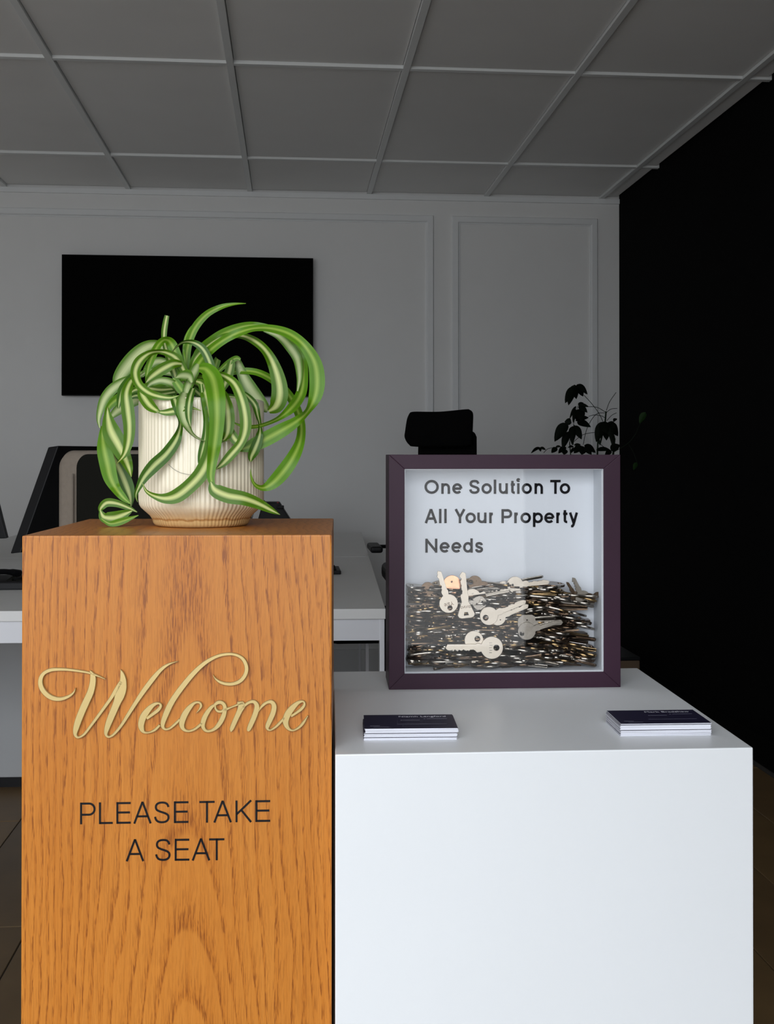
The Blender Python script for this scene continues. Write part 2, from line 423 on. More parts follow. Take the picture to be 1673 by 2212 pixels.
hf = Vector((.0385, .966, 0)); hr = Vector((.4095, .957, 0)); hd = (hr - hf).normalized(); hn = Vector((hd.y, -hd.x, 0)); hb = .371
hs = Vector((.0345, .9994, 0))
hc = [(hf.x, hf.y), (hr.x, hr.y), (hr.x + hs.x * hb, hr.y + hs.y * hb), (hf.x + hs.x * hb, hf.y + hs.y * hb)]
whiteped = mesh_obj('white_pedestal', prism4(hc, 0.0, WHZ, .0012), M_WHITE)
tag(whiteped, 'plain white square pedestal beside the oak one, carrying the key frame and cards', 'pedestal')

# ribbons on a plane -------------------------------------------------
def ribbon(bm, P, p0, n, t0, t1, bev=0.0, wscale=1.0):
    """P: list of (px,py,width_in_px). Laid on the plane (p0,n), from height t0 to t1"""
    pts = [atp(x, y, p0, n, t0) for x, y, _ in P]
    sc = [(atp(x + 1, y, p0, n, t0) - atp(x, y, p0, n, t0)).length for x, y, _ in P]
    rows = []; m = len(pts)
    for i, p in enumerate(pts):
        a = (pts[i] - pts[i - 1]) if i else (pts[1] - pts[0]); b = (pts[i + 1] - pts[i]) if i < m - 1 else (pts[-1] - pts[-2])
        if a.length < 1e-9: a = b
        if b.length < 1e-9: b = a
        a.normalize(); b.normalize(); t = (a + b)
        if t.length < 1e-4: t = b.copy()
        t.normalize(); s = n.cross(t).normalized()
        k = 1.0 / max(0.5, t.dot(b))
        hw = P[i][2] * sc[i] * wscale / 2 * k
        bb = min(bev, hw * .6)
        prof = [(-hw, t0), (-hw, t1 - bb), (-(hw - bb), t1), (hw - bb, t1), (hw, t1 - bb), (hw, t0)] if bev else [(-hw, t0), (-hw, t1), (hw, t1), (hw, t0)]
        rows.append([bm.verts.new(p + s * o_ + n * (h - t0)) for o_, h in prof])
    for r0, r1 in zip(rows, rows[1:]):
        for j in range(len(r0) - 1): bm.faces.new((r0[j], r0[j + 1], r1[j + 1], r1[j]))
    bm.faces.new(rows[0]); bm.faces.new(rows[-1][::-1])
    return bm

# gold script: Welcome -------------------------------------------------
A = lambda pts: [(60 + u / 4.92, 1390 + v / 4.92, w_ / 4.92) for u, v, w_ in pts]
B = lambda pts: [(380 + u / 5.228, 1390 + v / 5.228, w_ / 5.228) for u, v, w_ in pts]
SC = [
 A([(516, 468, 3), (495, 515, 18), (440, 558, 26), (350, 585, 34), (262, 570, 42), (190, 518, 44), (148, 445, 44), (146, 370, 40), (180, 312, 34), (248, 278, 32), (330, 270, 28), (430, 273, 24), (540, 286, 22), (650, 305, 20), (740, 335, 18), (832, 373, 5)]),
 A([(668, 280, 4), (684, 305, 28), (700, 350, 50), (697, 420, 56), (675, 510, 60), (635, 600, 62), (590, 700, 62), (550, 800, 60), (522, 890, 52), (512, 950, 36), (528, 985, 24), (560, 988, 20), (610, 955, 24), (665, 885, 26), (740, 785, 28), (820, 675, 30), (895, 570, 32), (950, 480, 38), (1000, 400, 34)]),
 A([(992, 270, 3), (1008, 310, 32), (1020, 380, 56), (1010, 470, 78), (985, 545, 84), (955, 625, 66), (915, 720, 62), (878, 810, 58), (850, 890, 48), (838, 945, 34), (848, 976, 24), (876, 985, 20), (925, 955, 24), (1000, 865, 28), (1080, 740, 34), (1160, 615, 38), (1245, 490, 44), (1340, 365, 44), (1420, 275, 34), (1500, 218, 22), (1602, 182, 2)]),
 A([(1272, 792, 24), (1330, 748, 30), (1392, 700, 32), (1420, 655, 26), (1398, 630, 20), (1345, 645, 34), (1285, 700, 52), (1235, 770, 60), (1212, 850, 56), (1220, 905, 44), (1248, 938, 22), (1300, 938, 16), (1360, 910, 24), (1410, 860, 22)]),
 B([(425, 346, 3), (448, 388, 16), (500, 428, 26), (570, 450, 30), (650, 450, 32), (730, 418, 36), (785, 352, 38), (803, 275, 38), (780, 198, 36), (730, 145, 30), (650, 117, 26), (560, 118, 28), (470, 140, 30), (370, 190, 36), (280, 258, 42), (190, 348, 48), (100, 455, 52), (10, 575, 54), (-55, 680, 56), (-105, 790, 54), (-138, 880, 46), (-140, 935, 34), (-110, 962, 22), (-60, 950, 22), (0, 900, 26), (50, 850, 22)]),
 B([(236, 778, 3), (272, 735, 18), (290, 695, 26), (272, 662, 22), (220, 664, 26), (162, 715, 46), (112, 785, 58), (80, 860, 58), (74, 920, 48), (98, 965, 32), (150, 982, 22), (210, 965, 24), (265, 925, 26), (300, 890, 20)]),
 B([(440, 690, 24), (400, 720, 36), (350, 790, 46), (318, 860, 50), (310, 920, 42), (330, 965, 32), (370, 983, 24), (430, 965, 30), (485, 915, 42), (530, 840, 48), (555, 765, 42), (556, 700, 38), (525, 662, 34), (480, 660, 34), (440, 690, 28)]),
 B([(452, 690, 18), (452, 725, 22), (478, 757, 24), (520, 760, 24), (545, 740, 24)]),
 B([(555, 742, 34), (620, 718, 18), (700, 686, 20), (760, 665, 18)]),
 B([(700, 672, 34), (735, 668, 34), (766, 664, 30)]),
 B([(770, 655, 14), (752, 690, 64), (722, 760, 52), (685, 840, 48), (652, 915, 46), (632, 965, 36), (628, 992, 6)]),
 B([(735, 750, 8), (775, 700, 26), (830, 660, 28), (885, 652, 34), (917, 690, 46), (912, 750, 50), (885, 830, 50), (852, 905, 48), (828, 960, 40), (820, 982, 22)]),
 B([(938, 760, 8), (978, 700, 26), (1032, 660, 28), (1085, 655, 38), (1113, 700, 48), (1102, 775, 50), (1068, 855, 48), (1038, 925, 42), (1042, 960, 26), (1075, 970, 18), (1130, 935, 24), (1185, 882, 26), (1230, 830, 20)]),
 B([(1305, 815, 24), (1365, 775, 26), (1425, 728, 30), (1455, 680, 26), (1440, 648, 20), (1385, 662, 34), (1320, 720, 54), (1268, 790, 62), (1243, 865, 58), (1255, 925, 44), (1290, 965, 26), (1335, 973, 18), (1395, 940, 24), (1445, 885, 26), (1494, 808, 8)]),
]
bm = bmesh.new()
for s_ in SC: ribbon(bm, spline(s_, 6), wf, wn_, 0.0, 0.0030, 0.00045, 1.27)
o = mesh_obj('script_lettering', recalc(bm), M_GOLD, oakped); o['label'] = 'raised gold script lettering reading Welcome'

# monoline capitals and lower case ------------------------------------
def arc(cx, cy, rx, ry, a0, a1, n=16):
    return [(cx + rx * math.cos(math.radians(a0 + (a1 - a0) * k / n)), cy + ry * math.sin(math.radians(a0 + (a1 - a0) * k / n))) for k in range(n + 1)]
SN = [(.97, .77), (.90, .90), (.74, .98), (.5, 1), (.26, .975), (.10, .89), (.055, .76), (.12, .635), (.30, .56), (.52, .505), (.76, .445), (.93, .36), (.985, .24), (.92, .11), (.75, .025), (.5, 0), (.24, .03), (.07, .13), (.0, .28)]
def glyph(ch, l, r, H_, X, s, D=0):
    """centre-line strokes; l..r centre-line box, H_ cap height, X x-height (both outer), y up"""
    t = H_ - s / 2; b = s / 2; m_ = (l + r) / 2; w_ = r - l; xt = X - s / 2; e = s / 2
    if ch == 'O' or ch == 'o':
        tt = t if ch == 'O' else xt
        return [arc(m_, (tt + b) / 2, w_ / 2, (tt - b) / 2, 0, 368, 34)]
    if ch in 'Ss':
        tt = t if ch == 'S' else xt
        return [[(x, y) for x, y in spline([(l + u * w_, b + v * (tt - b)) for u, v in SN], 3)]]
    if ch == 'P':
        mid = H_ * .44; rad = (t - mid) / 2
        return [[(l, 0), (l, H_)], [(l, t)] + [(r - rad * 1.0, t)] + arc(r - rad, (t + mid) / 2, rad, rad, 90, -90, 14) + [(l, mid)]]
    if ch == 'L': return [[(l, 0), (l, H_)], [(l, b), (r + e, b)]]
    if ch == 'E': return [[(l, 0), (l, H_)], [(l, b), (r + e, b)], [(l, t), (r + e, t)], [(l, H_ * .52), (r + e * .2, H_ * .52)]]
    if ch == 'A':
        return [[(l, 0), (m_, H_)], [(m_, H_), (r, 0)], [(l + w_ * .17, H_ * .33), (r - w_ * .17, H_ * .33)]]
    if ch == 'T': return [[(l - e, t), (r + e, t)], [(m_, 0), (m_, H_)]]
    if ch == 'K': return [[(l, 0), (l, H_)], [(r, H_), (l, H_ * .36)], [(l + w_ * .33, H_ * .56), (r, 0)]]
    if ch == 'Y': return [[(l, H_), (m_, H_ * .44)], [(r, H_), (m_, H_ * .44)], [(m_, 0), (m_, H_ * .47)]]
    if ch == 'N': return [[(l, 0), (l, H_)], [(r, 0), (r, H_)], [(l, H_ - e), (r, e)]]
    if ch == 'l': return [[(m_, 0), (m_, H_ * 1.02)]]
    if ch == 'i': return [[(m_, 0), (m_, X)], arc(m_, H_ * .985, s * .30, s * .30, 0, 340, 10)]
    if ch == 'n': return [[(l, 0), (l, X)], [(l, X * .52)] + arc(m_, X * .56, w_ / 2, xt - X * .56, 180, 0, 14) + [(r, 0)]]
    if ch == 'u': return [[(r, 0), (r, X)], [(r, X * .46)] + arc(m_, X * .44, w_ / 2, X * .44 - b, 0, -180, 14) + [(l, X)]]
    if ch == 'r': return [[(l, 0), (l, X)], [(l, X * .52)] + arc(r, X * .56, w_, xt - X * .56, 180, 88, 10)]
    if ch == 'e': return [[(l + e * .3, X * .50), (r, X * .50)], arc(m_, (xt + b) / 2, w_ / 2, (xt - b) / 2, 0, 318, 28)]
    if ch == 'd': return [[(r, 0), (r, H_ * 1.02)], arc(m_, (xt + b) / 2, w_ / 2, (xt - b) / 2, 0, 360, 28)]
    if ch == 'p': return [[(l, -X * .36), (l, X)], arc(m_, (xt + b) / 2, w_ / 2, (xt - b) / 2, 0, 360, 28)]
    if ch == 't': return [[(m_ - e * .3, H_ * .93), (m_ - e * .3, X * .26)] + arc(m_ - e * .3 + X * .20, X * .26, X * .20, X * .26 - b, 180, 275, 10), [(l - e, X - e), (r + e, X - e)]]
    if ch == 'y': return [[(l, X), (m_ + e * .2, 0)], [(r, X)] + [(m_ - w_ * .02, -X * .16), (m_ - w_ * .16, -X * .28), (m_ - w_ * .36, -X * .27)]]
    return []
def put_text(bm, items, sc, ox, oy, base, H_, X, s, p0, n, lift, slope=0.0):
    for ch, a, b_ in items:
        e = s / 2
        for st in glyph(ch, a + e, b_ - e, H_, X, s):
            P = [(ox + x / sc, oy + (base(x) - y) / sc, s / sc) for x, y in st]
            ribbon(bm, P, p0, n, lift, lift + .00025)
bm = bmesh.new()
put_text(bm, [('P', 50, 177), ('L', 205, 318), ('E', 348, 466), ('A', 487, 638), ('S', 658, 787), ('E', 820, 940), ('T', 1030, 1155), ('A', 1145, 1297), ('K', 1327, 1463), ('E', 1490, 1612)],
         3.802, 160, 1710, lambda x: 269 - x * .0135, 178, 120, 16.5, wf, wn_, .0003)
put_text(bm, [('A', 425, 577), ('S', 667, 795), ('E', 827, 947), ('A', 967, 1120), ('T', 1110, 1235)], 3.802, 160, 1710, lambda x: 577 - x * .0115, 180, 120, 16.5, wf, wn_, .0003)
o = mesh_obj('block_lettering', recalc(bm), M_INK, oakped); o['label'] = 'thin black capitals reading PLEASE TAKE A SEAT'

# ------------------------------------------------------------------ key frame
kf = Vector((.1085, 1.228, 0)); kr = Vector((.3685, 1.219, 0)); kd = (kr - kf).normalized(); kn = Vector((kd.y, -kd.x, 0)); kz0, kz1 = WHZ, 1.1015
kback = -kn
KD = .070
def K(u, v, z): return kf + kd * u + kback * v + Vector((0, 0, z))     # frame coordinates
KW = (kr - kf).length
def kuz(px, py, off=0.0):
    p = atp(px, py, kf, kn, off); return (p - kf).dot(kd), p.z
u0, zt = kuz(874.5, 1013); u1, zb = kuz(1305, 1451)
keyframe = thing('shadow_box_frame', K(KW / 2, KD / 2, kz0), 'deep aubergine picture frame full of keys, standing on the white pedestal', 'frame')
def kbox(name, a, b, m, par, bev=0.0, **kw):
    (ua, va, za), (ub, vb, zb_) = a, b
    lo = [K(ua, va, za), K(ub, va, za), K(ub, vb, za), K(ua, vb, za)]; hi = [p + Vector((0, 0, zb_ - za)) for p in lo]
    return mesh_obj(name, recalc(hexa(bmesh.new(), lo, hi, bev, 2)), m, par, **kw)
# mitred front rails
def rail(name, outer, inner):
    bm = bmesh.new(); vs = []
    for v in (0.0, KD):
        vs.append([bm.verts.new(K(u, v, z)) for u, z in (outer[0], outer[1], inner[1], inner[0])])
    f, g = vs
    bm.faces.new(f); bm.faces.new(g[::-1])
    for k in range(4): bm.faces.new((f[k], f[(k + 1) % 4], g[(k + 1) % 4], g[k]))
    bmesh.ops.bevel(bm, geom=list(bm.edges), offset=.0006, segments=2, profile=.6, affect='EDGES')
    return mesh_obj(name, recalc(bm), M_PURPLE, keyframe)
OU = [(0, kz0), (KW, kz0), (KW, kz1), (0, kz1)]; IN = [(u0, zb), (u1, zb), (u1, zt), (u0, zt)]
for k in range(4): rail('frame_rail', (OU[k], OU[(k + 1) % 4]), (IN[k], IN[(k + 1) % 4]))
GD = .003; BD = .042      # glass depth, backboard depth
kbox('backboard', (u0 + .001, BD, zb + .001), (u1 - .001, BD + .003, zt - .001), M_LINER, keyframe)
e_ = .0012
kbox('liner', (u1 - e_, GD + .0016, zb), (u1 + .0001, BD, zt), M_LINER, keyframe); kbox('liner', (u0 - .0001, GD + .0016, zb), (u0 + e_, BD, zt), M_LINER, keyframe)
kbox('liner', (u0, GD + .0016, zb), (u1, BD, zb + e_), M_LINER, keyframe); kbox('liner', (u0, GD + .0016, zt - e_), (u1, BD, zt), M_LINER, keyframe)
# white edge of the liner, seen as a thin bright line round the sight edge
for a, b in (((u1 - .0006, .0015, zb), (u1, GD, zt)), ((u0, .0015, zb), (u0 + .0004, GD, zt)), ((u0, .0015, zb), (u1, GD, zb + .0008)), ((u0, .0015, zt - .0005), (u1, GD, zt))):
    kbox('liner_lip', a, b, M_LINER, keyframe)
kbox('glass_pane', (u0, GD, zb), (u1, GD + .0015, zt), M_GLASS, keyframe)
bm = bmesh.new()
H_, X_, s_ = 137, 104, 24
TP = kf - kn * (BD - .0004)
for items, bl in (([('O', 79, 219), ('n', 243, 329), ('e', 350, 449), ('S', 515, 619), ('o', 636, 738), ('l', 757, 779), ('u', 806, 894), ('t', 922, 962), ('i', 985, 1007), ('o', 1029, 1129), ('n', 1154, 1237), ('T', 1308, 1410), ('o', 1401, 1503)], 212),
                  ([('A', 80, 205), ('l', 222, 244), ('l', 273, 295), ('Y', 372, 480), ('o', 479, 581), ('u', 595, 685), ('r', 711, 758), ('P', 831, 936), ('r', 956, 1002), ('o', 1017, 1119), ('p', 1139, 1237), ('e', 1249, 1349), ('r', 1367, 1413), ('t', 1434, 1476), ('y', 1490, 1580)], 498),
                  ([('N', 87, 205), ('e', 227, 326), ('e', 342, 441), ('d', 456, 551), ('s', 573, 652)], 786)):
    put_text(bm, items, 4.5216, 900, 1020, lambda x, bl=bl: bl, H_, X_, s_, TP, kn, 0.0)
o = mesh_obj('lettering', recalc(bm), M_INK2, keyframe); o['label'] = 'dark lettering on the white board reading One Solution To All Your Property Needs'

# ---- keys
def curve_mesh(loops, ext, bev=0.0):
    cu = bpy.data.curves.new('k', 'CURVE'); cu.dimensions = '2D'; cu.fill_mode = 'BOTH'; cu.extrude = ext; cu.bevel_depth = bev; cu.bevel_resolution = 0
    for lp in loops:
        sp = cu.splines.new('POLY'); sp.points.add(len(lp) - 1)
        for i, (x, y) in enumerate(lp): sp.points[i].co = (x, y, 0, 1)
        sp.use_cyclic_u = True
    ob = bpy.data.objects.new('k', cu); C.objects.link(ob)
    dg = bpy.context.evaluated_depsgraph_get(); me = bpy.data.meshes.new_from_object(ob.evaluated_get(dg))
    bpy.data.objects.remove(ob); bpy.data.curves.remove(cu); return me
def circ(cx, cy, r, n=20, ry=None, rev=False):
    ry = ry or r; p = [(cx + r * math.cos(k * 2 * math.pi / n), cy + ry * math.sin(k * 2 * math.pi / n)) for k in range(n)]
    return p[::-1] if rev else p
def key_loops(L_=.056, R=.0125, bw=.0082, kind=0, seed=0, n=20, hole=(-.6, 0), hr_=.0032):
    """head centred on the origin, blade towards +x"""
    rn = random.Random(seed); hw = bw / 2; xe = L_ - R
    teeth = [(xe - .002, hw * .5)]
    x = xe - .004; k = 0
    while x > R + .006:
        teeth += [(x, hw * rn.uniform(.35, .95)), (x - .0012, hw * rn.uniform(.35, .95))]; x -= .0032
    if kind == 2: teeth = [(xe - .002, hw)]
    if kind == 0:
        a0 = math.asin(min(.9, hw / R)); head = [(R * math.cos(a), R * math.sin(a)) for a in [a0 + (2 * math.pi - 2 * a0) * i / n for i in range(n + 1)]]
    elif kind == 1:   # flared wedge head
        head = [(R * .62, hw), (R * .62, hw * 1.2), (-R * .75, R * .95), (-R * 1.0, R * .82), (-R * 1.12, R * .5), (-R * 1.12, -R * .5), (-R * 1.0, -R * .82), (-R * .75, -R * .95), (R * .62, -hw * 1.2), (R * .62, -hw)]
    else:             # squared rounded head
        head = [(R * .9, hw), (R * .85, R * .75), (R * .5, R * .95), (-R * .5, R * .95), (-R * .9, R * .6), (-R, 0), (-R * .9, -R * .6), (-R * .5, -R * .95), (R * .5, -R * .95), (R * .85, -R * .75), (R * .9, -hw)]
    outline = head + [(R + .004, -hw * 1.25), (R + .0055, -hw), (xe - .002, -hw), (xe, 0)] + teeth + [(R + .0055, hw), (R + .004, hw * 1.25)]
    if kind == 1: hl = [(-R * .45, hw * .55), (-R * .85, hw * .85), (-R * .85, -hw * .85), (-R * .45, -hw * .55)]
    else: hl = circ(R * hole[0], R * hole[1], hr_, 12, rev=True)
    return [outline, hl], R, xe, hw
def key_mesh(name, m, th=.0010, **kw):
    loops, R, xe, hw = key_loops(**kw)
    me = curve_mesh(loops, th, .00018); bm = bmesh.new(); bm.from_mesh(me); bpy.data.meshes.remove(me)
    for s in (1, -1):     # milled ridges along the blade, proud of both faces
        for yy, ww in ((hw * -.45, .0009), (hw * .05, .0007)):
            box(bm, ((R + .005 + xe) / 2, yy, s * th * 1.25), (xe - R - .007, ww * 1.2, .0006))
    me = bpy.data.meshes.new(name); bm.to_mesh(me); bm.free(); me.materials.append(m); return me

KEYS = []
for i, (m, kind, L_, R, bw) in enumerate([(M_NICKEL, 0, .054, .0122, .008), (M_BRASS, 0, .050, .0115, .0075), (M_BRONZE, 2, .052, .0118, .008), (M_NICKEL, 1, .055, .0120, .008),
        (M_BRONZE, 0, .056, .0125, .0085), (M_NICKEL, 2, .048, .0110, .0072), (M_BRASS, 1, .052, .0115, .008), (M_BRONZE, 0, .047, .0108, .0072), (M_NICKEL, 0, .057, .0120, .0085)]):
    KEYS.append((key_mesh('pile_key', m, kind=kind, L_=L_, R=R, bw=bw, seed=i, n=14), L_, R))
# pile: layers of keys lying flat, most nearly parallel to the glass; the top of the heap follows the photo
vmin, vmax = GD + .0036, BD - .0015
SUR = [(873, 1276), (930, 1268), (1000, 1262), (1100, 1262), (1180, 1266), (1225, 1280), (1270, 1300), (1306, 1330)]
def surf(u):
    px = None
    for (x0, y0), (x1, y1) in zip(SUR, SUR[1:]):
        ua, za = kuz(x0, y0); ub, zb_ = kuz(x1, y1)
        if ua <= u <= ub: return za + (zb_ - za) * (u - ua) / (ub - ua)
    return kuz(*SUR[0])[1] if u < u0 + .02 else kuz(*SUR[-1])[1]
rk = random.Random(11); NK = 0
basis = Matrix((kd, kback, Vector((0, 0, 1)))).transposed()
z = zb + .0035; layer = 0
kgroup = 'keys heaped inside the aubergine frame'
placed = []
rows_total = 40
while z < zt and NK < 300:
    u = u0 + .002 - rk.uniform(0, .018)
    while u < u1 - .014 and NK < 300:
        me, L_, R = KEYS[rk.randrange(len(KEYS))]
        yaw = rk.gauss(0, .34); yaw = max(-.75, min(.75, yaw)); flip = rk.random() < .5
        tilt = rk.gauss(0, .09)
        trend = -.34 * max(0, (u - (u0 + .10)) / .14) * (1 if z < zb + .055 else 1.1)     # the heap slumps to the right
        a = yaw + (math.pi if flip else 0)
        # extents of the key along u and v for this yaw
        c_, s__ = math.cos(a), math.sin(a); xs_ = (-R, L_ - R)
        us = [x * c_ for x in xs_]; vs_ = [x * s__ for x in xs_]
        umin, umax = min(us) - R * .3, max(us) + R * .3
        lo, hi = min(vs_) - R * abs(c_) * .98, max(vs_) + R * .98 * (1 if not flip else 1)
        lo, hi = min(xs_[0] * s__, xs_[1] * s__) , max(xs_[0] * s__, xs_[1] * s__)
        lo = min(-R, xs_[1] * s__ - .004); hi = max(R, xs_[1] * s__ + .004)
        if hi - lo > vmax - vmin: yaw *= .3; u += .001; continue
        v = rk.uniform(vmin - lo, vmin - lo + min(.004, (vmax - vmin) - (hi - lo))) if rk.random() < .72 else rk.uniform(vmin - lo, vmax - hi)
        uc = u - umin
        if uc + umax > u1 - .0015:
            uc = u1 - .0015 - umax
            if uc + umin < u - .02: break
        if uc + umin < u0 + .0015: uc = u0 + .0015 - umin
        mid = uc + (umin + umax) / 2
        if z < surf(mid) - .001 and not (mid > u0 + .13 and rk.random() < .14):
            o = bpy.data.objects.new('pile_key', me); C.objects.link(o)
            roll = rk.gauss(0, .10)
            tl = -(trend + tilt)
            zz = z + rk.uniform(-.0005, .0005)
            zz = max(zz, zb + .0025 + abs(math.sin(tl)) * (L_ - R))
            Mx = basis @ Euler((roll, tl if not flip else tl, 0)).to_matrix() @ Matrix.Rotation(a, 3, 'Z')
            o.matrix_world = Matrix.Translation(K(uc, v, 0) + Vector((0, 0, zz))) @ Mx.to_4x4()
            tag(o, 'small metal key lying edge-on in the dense heap behind the glass', 'key', kgroup); NK += 1
        u = uc + umax - rk.uniform(.010, .026)
    z += .0019
print('keys', NK, 'top', z, surf(.1))
# the depth of the heap behind them: real low key blanks, too many to count, as one object
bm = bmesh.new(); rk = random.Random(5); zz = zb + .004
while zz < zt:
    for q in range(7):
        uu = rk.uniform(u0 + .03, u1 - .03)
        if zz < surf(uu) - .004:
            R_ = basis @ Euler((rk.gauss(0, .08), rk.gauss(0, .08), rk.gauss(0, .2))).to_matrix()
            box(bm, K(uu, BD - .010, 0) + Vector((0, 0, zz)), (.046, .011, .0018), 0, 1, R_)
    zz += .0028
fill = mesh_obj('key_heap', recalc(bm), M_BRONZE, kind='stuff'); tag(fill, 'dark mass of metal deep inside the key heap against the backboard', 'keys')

def k3(u, v): return (860 + u / 3.637, 1210 + v / 3.637)
def face_key(hx, hy, tx, ty, R, bwpx, m, label, kind=0, v=.0062, seed=0, hole=(-.6, 0), hr_=.0030, flat=1.0, text=None, relief=False, name='key', tilt=0.0):
    """key standing against the glass: head centre and blade tip given in the photo"""
    a = kuz(*k3(hx, hy), off=-v); b = kuz(*k3(tx, ty), off=-v)
    d = (Vector((b[0] - a[0], b[1] - a[1])));
    pxm = d.length / math.hypot(tx - hx, ty - hy)
    me = key_mesh('key', m, kind=kind, L_=d.length + R * pxm, R=R * pxm, bw=bwpx * pxm, seed=seed, n=28, hole=hole, hr_=hr_)
    r = bpy.data.objects.new(name, me); C.objects.link(r)
    ang = math.atan2(d.y, d.x)
    # local x,y -> frame u,z ; local z -> towards the viewer
    Bm = Matrix((kd, Vector((0, 0, 1)), kn)).transposed()
    r.matrix_world = Matrix.Translation(K(a[0], v, 0) + Vector((0, 0, a[1]))) @ (Bm @ Matrix.Rotation(ang, 3, 'Z') @ Euler((0, tilt, 0)).to_matrix()).to_4x4()
    tag(r, label, 'key', kgroup)
    if relief:      # worn stamped panel across the head
        bm = bmesh.new(); q = R * pxm
        for k in range(5): box(bm, (q * (.10 if k % 2 else .13), q * (-.44 + .22 * k), .0012), (q * .26, q * .07, .0002))
        mesh_obj('stamped_relief', recalc(bm), M_NICKEL, r, local=True)
    if text:
        cu = bpy.data.curves.new('t', 'FONT'); cu.body = text[0]; cu.size = text[1] * R * pxm; cu.align_x = 'CENTER'; cu.extrude = .00006; cu.offset = .0
        ob = bpy.data.objects.new('t', cu); C.objects.link(ob)
        dg = bpy.context.evaluated_depsgraph_get(); tm = bpy.data.meshes.new_from_object(ob.evaluated_get(dg)); bpy.data.objects.remove(ob)
        tm.materials.clear(); tm.materials.append(M_BRONZE)
        to = bpy.data.objects.new('stamped_lettering', tm); C.objects.link(to); to.parent = r
        to.location = (text[2] * R * pxm, text[3] * R * pxm, .00125); to.rotation_euler = (0, 0, text[4])
    return r
fk = face_key
fk(398, 340, 315, 85, 72, 44, M_NICKEL2, 'round-headed key standing blade up against the glass, leftmost of the upright keys', 0, .0062, 1, hole=(-.50, .0), text=('Yale', .62, .12, 0, math.pi / 2))
fk(532, 375, 505, 92, 70, 50, M_NICKEL2, 'wedge-headed key with a slot hole standing blade up against the glass', 1, .0060, 2, text=('DAVIS', .42, -.02, 0, -math.pi / 2))
fk(585, 292, 880, 232, 66, 44, M_NICKEL2, 'oval-headed key lying sideways just right of the wedge-headed key', 0, .0088, 3, hole=(-.95, .2), hr_=.0008, relief=True)
fk(640, 335, 560, 330, 54, 30, M_NICKEL, 'dull round key head half hidden under the oval-headed key', 0, .0105, 4)
fk(715, 437, 1005, 318, 70, 42, M_NICKEL2, 'round silver key pointing up right in the middle of the glass', 0, .0062, 5, hole=(-.42, -.05), hr_=.0034)
fk(785, 450, 1025, 350, 60, 40, M_NICKEL2, 'key tucked behind the round silver key in the middle', 0, .0088, 6, hole=(.2, -.4), hr_=.0008)
fk(1012, 556, 1262, 478, 68, 40, M_NICKEL, 'grey round key pointing right, front one of the pair at mid right', 0, .0062, 7, hole=(-.62, -.1), hr_=.0026)
fk(1015, 500, 1295, 487, 74, 40, M_NICKEL, 'grey squarish key behind the front one of the mid right pair', 2, .0088, 8, hole=(.0, .4), hr_=.0008)
fk(738, 687, 375, 690, 86, 56, M_NICKEL2, 'largest bright key lying level near the bottom of the glass, head to the right', 0, .0060, 9, hole=(-.42, 0), hr_=.0036, relief=True)
fk(597, 628, 760, 760, 72, 40, M_NICKEL2, 'round key head peeking over the large level key near the bottom', 0, .0088, 10, hole=(.2, .35), hr_=.0034)
fk(920, 192, 1190, 168, 62, 40, M_NICKEL2, 'pale key lying across the top of the heap, blade to the right', 0, .012, 11, hole=(-.3, 0), hr_=.0014)
fk(605, 178, 760, 200, 55, 34, M_BRONZE, 'dark round key head sticking out of the heap top, right of the wedge-headed key', 0, .018, 12)
fk(425, 190, 440, 330, 70, 40, M_COPPER, 'copper coloured key head between the two upright keys', 0, .016, 13, hole=(-.3, 0), hr_=.0012)
fk(235, 225, 90, 250, 52, 34, M_BRONZE, 'dark key head lying low on the heap top at its left end', 0, .016, 14)
fk(1455, 300, 1372, 138, 60, 34, M_NICKEL, 'grey blade sticking up from the heap at its right end', 0, .020, 15)
fk(1410, 300, 1325, 172, 55, 24, M_BRONZE, 'thin dark blade sticking up left of the grey blade at the right end', 0, .024, 16)
fk(1500, 310, 1612, 245, 50, 34, M_BRONZE, 'dark blade leaning on the right liner above the heap', 0, .020, 17)
fk(830, 215, 700, 215, 50, 30, M_NICKEL, 'flat grey key lying on the heap top left of the pale key', 0, .020, 18)

